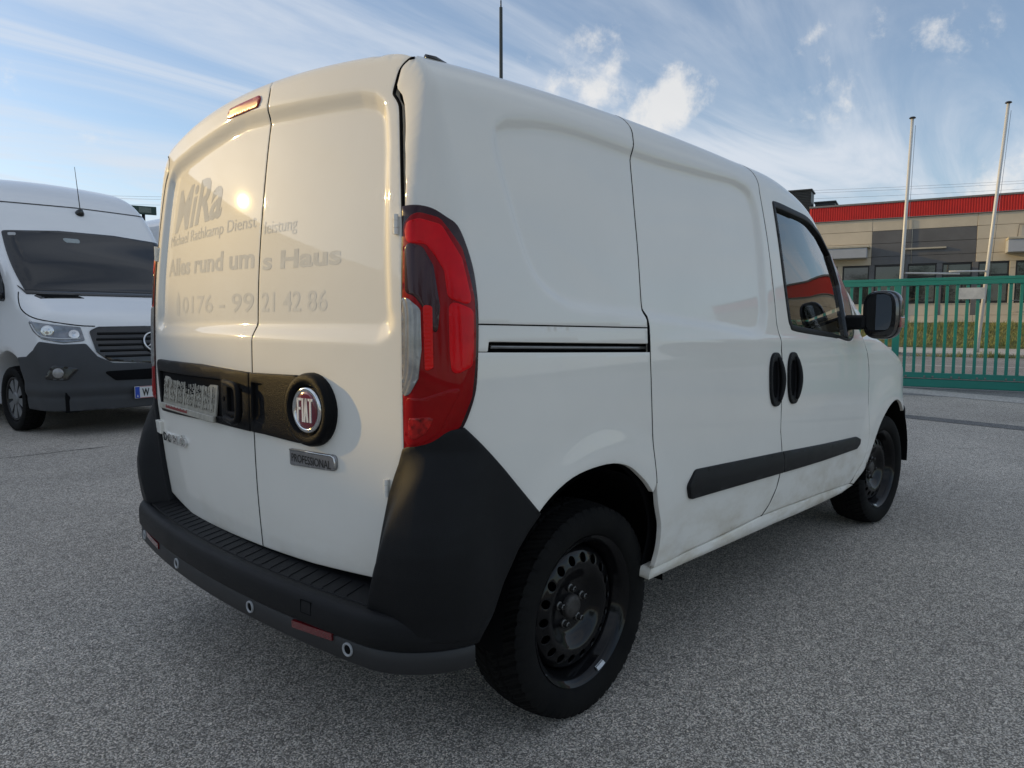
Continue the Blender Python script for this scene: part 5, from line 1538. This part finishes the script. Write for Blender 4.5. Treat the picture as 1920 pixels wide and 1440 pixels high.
# dark green sign board far behind the parked vans
gs = empty('sign_board', (11.5, 35.3, 0)); tag(gs, 'small dark green sign board showing above the roof of the far white van', 'sign')
dv = Vector((.42, -.12, 0)).normalized(); GS = frame((0, 0, 6.30), (dv.x * -1, dv.y * -1, 0), (0, 0, 1), (-.27, -.96, 0))
k = MB(); k.box((-.55, .02, -.10), (.55, .42, .0), .01, GS); k.build('board', mat('dark_green_board', (.02, .06, .045), rough=.5, var=.3), gs)
k = MB(); k.box((-.32, .10, .001), (.22, .36, .012), .002, GS); k.build('face', mat('grey_green_print', (.22, .26, .22), rough=.6, var=.5, var_scale=18), gs)
k = MB(); k.tube([(0, 0.1, 0), (0, .1, 6.4)], .08, 10); k.build('post', M_GLOSSB, gs, smooth=True)

# ------------------------------------------------------------------ unseen shed added on the sunny side so its shadow covers the lot
wh = empty('sun_blocker', (-18, 27, 0)); tag(wh, 'made-up long grey corrugated shed out of view, added to shade the parking lot', 'building')
WH = WH_H
M_SHED = mat('shed_cladding', (.30, .31, .32), rough=.55, var=.15, var_scale=1)
k = MB(); k.box((-30, -3.8, 0), (19.2, 12, WH - .3)); k.build('wall', M_SHED, wh)
for i in range(40):
    k = MB(); k.box((-30 + i * 1.23, -3.86, .3), (-30 + i * 1.23 + .6, -3.80, WH - .3), .015); k.build('cladding_panel', M_SHED, wh)
k = MB(); k.box((-30.2, -4.0, WH - .3), (19.4, 12.2, WH), .03); k.build('roof_edge', mat('shed_trim', (.10, .10, .11), rough=.5, var=.2), wh)
for i in range(4):
    k = MB(); k.box((-24 + i * 10, -3.92, 0), (-20.2 + i * 10, -3.84, 4.2), .01); k.build('roller_door', mat('roller_door', (.42, .43, .44), rough=.5, var=.15), wh)
# ------------------------------------------------------------------ large white delivery van parked facing the lot
W2 = Spl([.2, .5, .9, 1.3, 1.7, 2.1, 2.5, 2.75, 2.95], [.96, .985, 1.0, .985, .95, .915, .885, .86, .82])
R2 = Spl([-5.2, -1.9, -1.55, -1.15, -.85, -.60, -.38, .0, .36, .55, .80, .95], [2.87, 2.87, 2.865, 2.80, 2.67, 2.46, 2.19, 1.83, 1.47, 1.36, 1.20, 1.02])
def F2(x, y, z):
    ay = np.abs(y)
    ds = ay - (W2(z) - .10 * np.clip((x + .2) / 1.1, 0, 1)**2)
    e = .02; sl = (R2(x + e) - R2(x - e)) / (2 * e)
    dr = (z - (R2(x) - .05 * (ay / .9)**2)) / np.sqrt(1 + sl * sl)
    a = rmax(ds, dr, .16)
    df = (x - (1.03 - .26 * ay**2 - .10 * np.clip((z - .55) / .5, 0, 1)**2))
    a = rmax(a, df, .10)
    return rmax(a, -4.75 - x, .12)
def F2cut(x, y, z):
    f = F2(x, y, z)
    for cx in (0, -3.66):
        f = np.maximum(f, -np.maximum(np.hypot(x - cx, z - .40) - .45, .55 - np.abs(y)))
    return np.maximum(f, .26 - z)
def wrap_chart(x0):
    def ch(UV, off=0.0):
        q = UV[:, 0] / .9
        O = np.stack([np.full(len(q), x0), .60 * np.sin(q), UV[:, 1]], 1)
        D = np.stack([np.cos(q), np.sin(q), 0 * q], 1)
        P = shoot(F2, O, D, 2.2, off); return P, grad(F2, P)
    def inv(x, y, z):
        lo_, hi_ = -1.75, 1.75
        for _ in range(40):
            m = (lo_ + hi_) / 2
            cr_ = (x - x0) * math.sin(m) - (y - .6 * math.sin(m)) * math.cos(m)
            if cr_ > 0: hi_ = m
            else: lo_ = m
        return (.9 * (lo_ + hi_) / 2, z)
    return ch, inv
low_ch, low_uv = wrap_chart(.10)
scr_ch, scr_uv = wrap_chart(-1.1)
top2 = top_chart_for(F2, .6, 2.6)
big = empty('delivery_van', (1.0874, 6.9451, 0), -1.4497)
tag(big, 'large high-roofed white delivery van with dark grille and roof aerial parked facing the lot', 'van')
V, Q = snet(F2cut, (-4.9, -1.1, .2), (1.15, 1.1, 2.95), .033)
mesh('body', V, Q, M_COOLW, big, sharp=45)
def lp(name, pts, m, off=.004, r=.02, h=.03, holes=(), lip=.02, parent=big, ch=low_ch, uv=low_uv, edge=.003, disp=None):
    return panel(name, rpoly([uv(*p) for p in pts], r), ch, m, parent, h=h, off=off, lip=lip, edge=edge, disp=disp, holes=holes)
M_SCREEN = mat('dark_windscreen', (.010, .013, .018), rough=.04, spec=.45, coat=.2, coat_rough=.01, var=.4, var_scale=1.5)
scr = lp('windscreen', [(.27, -.88, 1.475), (.36, -.4, 1.475), (.37, 0, 1.475), (.36, .4, 1.475), (.27, .88, 1.475), (-.40, .835, 2.13), (-.36, .3, 2.175), (-.36, -.3, 2.175), (-.40, -.835, 2.13)], M_SCREEN, ch=scr_ch, uv=scr_uv, h=.025, off=.012)
lp('screen_border', [(.10, -.905, 1.55), (.27, -.88, 1.47), (.36, -.4, 1.468), (.36, .4, 1.468), (.27, .88, 1.47), (.30, .86, 1.44), (.40, .4, 1.435), (.40, -.4, 1.435), (.30, -.88, 1.44)], M_GLOSSB, ch=scr_ch, uv=scr_uv, h=.02, off=.011, r=.004)
st_ = lp('sticker', [(-.32, -.80, 2.08), (-.32, -.73, 2.085), (-.33, -.73, 2.115), (-.34, -.80, 2.11)], mat('pale_sticker', (.5, .5, .5), rough=.6, var=.3), ch=scr_ch, uv=scr_uv, h=.02, off=.014, r=.008, lip=.002)
rv = lp('rear_view_mirror', [(-.27, -.30, 2.09), (-.27, -.12, 2.09), (-.22, -.14, 2.04), (-.22, -.28, 2.04)], mat('grey_mirror', (.30, .34, .34), rough=.2, var=.2), ch=scr_ch, uv=scr_uv, h=.02, off=.014, r=.02, lip=.002)
lp('roof_seam', [(-.77, -.70, 2.47), (-.78, 0, 2.49), (-.80, .70, 2.48), (-.80, .70, 2.487), (-.78, 0, 2.497), (-.77, -.70, 2.477)], M_GREYP, ch=scr_ch, uv=scr_uv, h=.02, off=.006, r=0, lip=.002)
# aerial
k = MB(); pz, nz = scr_ch(np.array([scr_uv(-.57, .02, 2.42)]), 0); p = Vector(pz[0]); 
k.lathe([(.0, .07), (.02, .06), (.045, .02), (.05, .0)], 14, Matrix.Translation(p) @ Matrix.Rotation(R(40), 4, 'Y')); k.tube([p + Vector((.02, 0, .03)), p + Vector((-.07, 0, .55))], [.006, .003], 6); k.build('aerial', M_GLOSSB, big, smooth=True)
# bonnet edge lines and vents
for s in (-1, 1):
    k = MB(); pts = low_ch(np.array([low_uv(*p) for p in cr([(.22, s * .92, 1.455), (.27, s * .94, 1.37), (.35, s * .945, 1.28), (.50, s * .93, 1.21), (.66, s * .86, 1.165), (.80, s * .62, 1.115), (.84, s * .47, 1.105)], 3)]), .0005)[0]
    k.tube(pts, .006, 5); k.build('bonnet_gap', M_DARK, big, smooth=True)
    vt = panel('bonnet_vent', rpoly([(.36, s * .84), (.40, s * .46), (.47, s * .39), (.43, s * .80)], .01), top2, M_GLOSSB, big, h=.02, off=.003, lip=.01)
    for j in range(3):
        k = MB(); pts = top2(np.array([(.375 + .022 * j, s * (.80 - .02 * j)), (.415 + .018 * j, s * (.47 - .02 * j))]), .006)[0]; k.tube(pts, .005, 5); k.build('louvre', M_PLAST, vt, smooth=True)
# head lamps
for s in (-1, 1):
    hd = lp('head_lamp', [(.52, s * .95, 1.16), (.82, s * .60, 1.095), (.87, s * .585, .965), (.82, s * .76, .945), (.70, s * .91, .985), (.60, s * .94, 1.06)][::1], mat('lamp_bowl', (.30, .31, .33), rough=.25, metal=.7, var=.5, var_scale=14), off=.014, r=.012, h=.015, lip=.03)
    for (x, y, z, rr) in ((.70, .84, 1.06, .058), (.83, .665, 1.025, .048)):
        P, N = low_ch(np.array([low_uv(x, s * y, z)]), .016); p, n = Vector(P[0]), Vector(N[0]); a = n.orthogonal().normalized()
        k = MB(); k.lathe([(rr, .001), (rr * .96, .006), (rr * .75, .004), (rr * .4, .008), (0, .011)], 22, frame(p, a, n.cross(a), n)); k.build('lamp_bulb', M_CHROME, hd, smooth=True)
    k = MB(); pts = low_ch(np.array([low_uv(*p) for p in cr([(.57, s * .94, 1.13), (.66, s * .90, 1.02), (.78, s * .80, .985), (.86, s * .62, .985)], 4)]), .018)[0]; k.tube(pts, .007, 6); k.build('light_strip', mat('milky_strip', (.6, .62, .64), rough=.3, var=.1), hd, smooth=True)
# dark bumper with corner wings
bm_pts = [(.30, -.97, .79), (.47, -.955, .80), (.60, -.94, .87), (.68, -.92, .955), (.82, -.77, .925), (.88, -.58, .93), (.93, -.50, .80), (.98, -.38, .73), (1.02, 0, .71), (.98, .38, .73), (.93, .50, .80), (.88, .58, .93), (.82, .77, .925), (.68, .92, .955), (.60, .94, .87), (.47, .955, .80), (.30, .97, .79), (.40, .965, .55), (.42, .96, .275), (.60, .93, .268), (.85, .75, .264), (1.0, .3, .262), (1.0, -.3, .262), (.85, -.75, .264), (.60, -.93, .268), (.42, -.96, .275), (.40, -.965, .55)]
M_BUMP = mat('charcoal_plastic', (.040, .043, .048), rough=.55, bump=.2, bump_scale=500, var=.2, var_scale=4)
bmp = lp('front_bumper', bm_pts, M_BUMP, off=.024, r=.02, h=.022, lip=.03, disp=lambda UV, P: .010 * np.exp(-((P[:, 2] - .47) / .05)**2) - .006 * np.exp(-((P[:, 2] - .40) / .02)**2))
# grille with slats and star
gr_pts = [(.86, -.53, 1.06), (.87, -.45, 1.10), (.88, 0, 1.105), (.87, .45, 1.10), (.86, .53, 1.06), (.93, .50, .85), (.96, .40, .755), (1.0, 0, .72), (.96, -.40, .755), (.93, -.50, .85)]
grl = lp('grille', gr_pts, M_GLOSSB, off=.028, r=.03, h=.03, lip=.03)
for j in range(5):
    z = .80 + j * .058; hw = np.interp(z, [.76, .84, 1.0, 1.08], [.38, .46, .49, .45])
    pts = low_ch(np.array([low_uv(.9, y, z) for y in np.linspace(-hw, hw, 15)]), .036)[0]
    k = MB(); k.tube(pts, .0125, 6); k.build('slat', M_PLAST, grl, smooth=True)
P, N = low_ch(np.array([low_uv(.93, .055, .935)]), .058); p, n = Vector(P[0]), Vector(N[0]); up = Vector((0, 0, 1)); up = (up - n * up.dot(n)).normalized(); EMs = frame(p, up.cross(n), up, n)
k = MB(); k.lathe([(.112 + .009 * math.cos(q), .009 * math.sin(q)) for q in np.linspace(0, 2 * math.pi, 9)], 40, EMs); k.build('emblem_ring', M_CHROME, big, smooth=True)
k = MB()
for a in (90, 210, 330):
    q = R(a); t = Vector((math.cos(q), math.sin(q), 0)); o_ = Vector((-t.y, t.x, 0))
    k.add([tuple(EMs @ v) for v in (t * .108, o_ * .020, Vector((0, 0, .016)), -o_ * .020, t * .108 + Vector((0, 0, .002)))], [[0, 1, 2], [0, 2, 3], [0, 3, 1]])
k.build('emblem_star', M_CHROME, big)
lp('lower_intake', [(.97, -.46, .645), (1.02, 0, .655), (.97, .46, .645), (.98, .36, .555), (1.02, 0, .55), (.98, -.36, .555)], M_DARK, off=.034, r=.015, h=.03, lip=.01)
for s in (-1, 1):
    fp = lp('fog_surround', [(.74, s * .915, .585), (.81, s * .86, .725), (.91, s * .66, .69), (.88, s * .76, .575)], M_GLOSSB, off=.034, r=.025, h=.02, lip=.02)
    P, N = low_ch(np.array([low_uv(.84, s * .825, .645)]), .044); p, n = Vector(P[0]), Vector(N[0]); a = n.orthogonal().normalized()
    k = MB(); k.lathe([(.048, -.006), (.050, .0), (.040, .004), (.02, .009), (0, .010)], 22, frame(p, a, n.cross(a), n)); k.build('fog_lamp', M_CLEAR, fp, smooth=True)
# number plate
PP = frame((1.085, .045, .415), (0, 1, 0), (0, 0, 1), (1, 0, 0))
k = MB(); k.box((-.265, -.062, .0), (.265, .062, .008), .002, PP); pl = k.build('number_plate', mat('plate_white', (.66, .66, .65), rough=.4, var=.1), big)
k = MB(); k.box((-.262, -.058, .0085), (-.215, .058, .0095), 0, PP); k.build('plate_band', mat('plate_blue', (.01, .06, .42), rough=.4, var=.1), pl)
for z0 in (-.060, .057):
    k = MB(); k.box((-.215, z0, .0085), (.262, z0 + .004, .0095), 0, PP); k.build('plate_line', mat('plate_red', (.45, .02, .03), rough=.4, var=.1), pl)
def flat_text(s, x0, y0, w, h, M, m, name, parent, bold=.0):
    V, F = text2d(s, 1.0, bold); V = V - V.min(0); sc = V.max(0)
    return mesh(name, [tuple(M @ Vector((x0 + a / sc[0] * w, y0 + b / sc[1] * h, .0105))) for a, b in V], F, m, parent, smooth=False)
M_INK = mat('plate_ink', (.012, .012, .012), rough=.5, var=.1)
flat_text('W', -.190, -.040, .075, .078, PP, M_INK, 'plate_letter', pl, .03)
flat_text('58', .010, -.040, .095, .078, PP, M_INK, 'plate_letter', pl, .03)
flat_text('A', -.248, -.050, .020, .026, PP, mat('plate_white', (.66, .66, .65)), 'plate_letter', pl, .03)
k = MB(); k.prism([(-.085, .03), (-.085, -.005), (-.058, -.038), (-.031, -.005), (-.031, .03)], .0085, .0095, PP); cr_o = k.build('plate_crest', mat('plate_red', (.45, .02, .03)), pl)
k = MB(); k.box((-.062, -.026, .0097), (-.054, .027, .0102), 0, PP); k.box((-.080, .004, .0097), (-.063, .012, .0102), 0, PP); k.box((-.053, .004, .0097), (-.036, .012, .0102), 0, PP); k.build('crest_cross', mat('plate_white', (.66, .66, .65)), pl)
# side window, door lines, mirrors
sch2 = side_chart_for(F2, .6, 2.2, .4)
for s in (1, -1):
    sw_ = panel('side_window', rpoly([(-.95, 1.42), (.02, 1.36), (-.02, 1.52), (-.42, 1.98), (-.95, 2.02)], .05), sch2, M_SCREEN, big, h=.05, off=.004, lip=.01)
    dl = MB(); pts = sch2(np.array(cr([(-1.05, .40), (-1.04, 1.2), (-1.02, 2.05)], 6)), .0005)[0]; dl.tube(pts, .006, 5); d1 = dl.build('door_gap', M_DARK, big, smooth=True)
    mm = MB(); mm.box((-.20, -1.27, 1.38), (-.06, -1.06, 1.80), .04); mm.tube([(-.10, -.96, 1.42), (-.12, -1.10, 1.45)], .04, 8); mo = mm.build('mirror_housing', M_GLOSSB, big)
    if s == -1:
        for o in (sw_, d1, mo): o.matrix_basis = Matrix.Diagonal((1, -1, 1, 1))
# wheels
def big_wheel(x, y, flip, rot):
    mb = MB(); M = frame((0, 0, 0), (1, 0, 0), (0, 0, 1), (0, -1, 0))
    mb.lathe([(.20, .05), (.228, .078), (.232, .084), (.226, .086), (.205, .074), (.19, .04), (.18, -.05)], 48, M)
    w = mb.build('wheel', M_STEELB, big, smooth=True)
    t = link('tyre', me_tyre, w); t.scale = (1.09, 1.1, 1.09)
    for kx in range(8):
        a = kx * math.pi / 4
        c = MB(); sp = []
        c.prism([(.055 * math.cos(a - .32), .055 * math.sin(a - .32)), (.205 * math.cos(a - .27), .205 * math.sin(a - .27)), (.212 * math.cos(a), .212 * math.sin(a)), (.205 * math.cos(a + .27), .205 * math.sin(a + .27)), (.055 * math.cos(a + .32), .055 * math.sin(a + .32))], .062, .072, M)
        c.build('cover_blade', mat('silver_trim', (.20, .205, .21), rough=.4, metal=.4, var=.15), w)
    c = MB(); c.lathe([(.07, .066), (.068, .078), (.05, .084), (0, .085)], 28, M); c.build('cover_hub', mat('silver_trim', (.36, .37, .38)), w, smooth=True)
    w.location = (x, y, .345); w.rotation_euler = (0, rot, math.pi if flip else 0)
big_wheel(0, -.86, False, .2); big_wheel(0, .86, True, .5); big_wheel(-3.66, -.86, False, .8); big_wheel(-3.66, .86, True, .1)
k = MB(); k.box((-4.6, -.80, .25), (.9, .80, .45)); k.build('underbody', M_DARK, big)
k = MB(); k.box((-1.3, -.9, .9), (-1.25, .9, 2.2)); k.build('bulkhead', M_DARK, big)
# a second van of the same kind further back
def copy_tree(o, parent=None):
    c = o.copy(); col.objects.link(c); c.parent = parent
    for ch in list(o.children): copy_tree(ch, c)
    return c
big2 = copy_tree(big); big2.location = (4.1, 7.35, 0)
tag(big2, 'white delivery van further back, only its roof showing between the two nearer vans', 'van')

# ------------------------------------------------------------------ trees along the lot's other edge (they show in the lamps and wheels)
def tree_meshes(seed):
    rt = random.Random(seed); tr = MB(); pts = []
    tr.tube([(0, 0, 0), (.05, .02, 1.2), (0, .06, 2.6), (.1, 0, 4.6), (.05, 0, 6.8)], [.20, .16, .14, .10, .04], 9)
    for i in range(16):
        a = i * 2.4 + rt.uniform(-.3, .3); z = 2.2 + i * .28; L = rt.uniform(1.2, 2.5) * (1 - .35 * abs(z - 4) / 4)
        p0 = Vector((0, 0, z)); p1 = p0 + Vector((math.cos(a) * L * .5, math.sin(a) * L * .5, L * .35)); p2 = p0 + Vector((math.cos(a) * L, math.sin(a) * L, L * .55))
        tr.tube([p0, p1, p2], [.06, .035, .012], 6); pts += [p1, p2, (p1 + p2) / 2, p0.lerp(p1, .7)]
    pts += [Vector((0, 0, 6.6)), Vector((.3, .2, 6.2))]
    V = []; F = []
    for i in range(5200):
        c = rt.choice(pts); q = c + Vector((rt.gauss(0, .42), rt.gauss(0, .42), rt.gauss(0, .38)))
        u = Vector((rt.gauss(0, 1), rt.gauss(0, 1), rt.gauss(0, 1))).normalized(); w = u.orthogonal().normalized(); s = rt.uniform(.05, .10); b = len(V)
        V += [q - u * s, q + w * s * .5, q + u * s, q - w * s * .5]; F.append([b, b + 1, b + 2, b + 3])
    return tr, V, F
M_BARK = mat('bark', (.09, .07, .05), rough=.9, var=.4, var_scale=8)
M_LEAF = mat('leaf', (.055, .085, .025), rough=.6, spec=.3, var=.5, var_scale=1.5, second=(.09, .11, .03))
tr, LV, LF = tree_meshes(3)
t0 = empty('tree', (-24, -16, 0)); tr.build('trunk', M_BARK, t0, smooth=True); mesh('crown', LV, LF, M_LEAF, t0, smooth=False)
tag(t0, 'leafy green tree in the row edging the parking lot', 'tree', 'trees edging the parking lot')
for (x, y, s, a) in ((-29, -10, 1.1, 1.0), (-20, -20.5, 1.15, 2.2), (-16, -24, .95, .4), (-11.5, -27, 1.2, 3.0), (-6.5, -29, 1.0, 5.1), (-32, -4, 1.0, 4.0), (-26, -13, .85, 2.7), (-13.5, -25.6, .8, 1.4)):
    t = copy_tree(t0); t.location = (x, y, 0); t.rotation_euler = (0, 0, a); t.scale = (s, s, s)
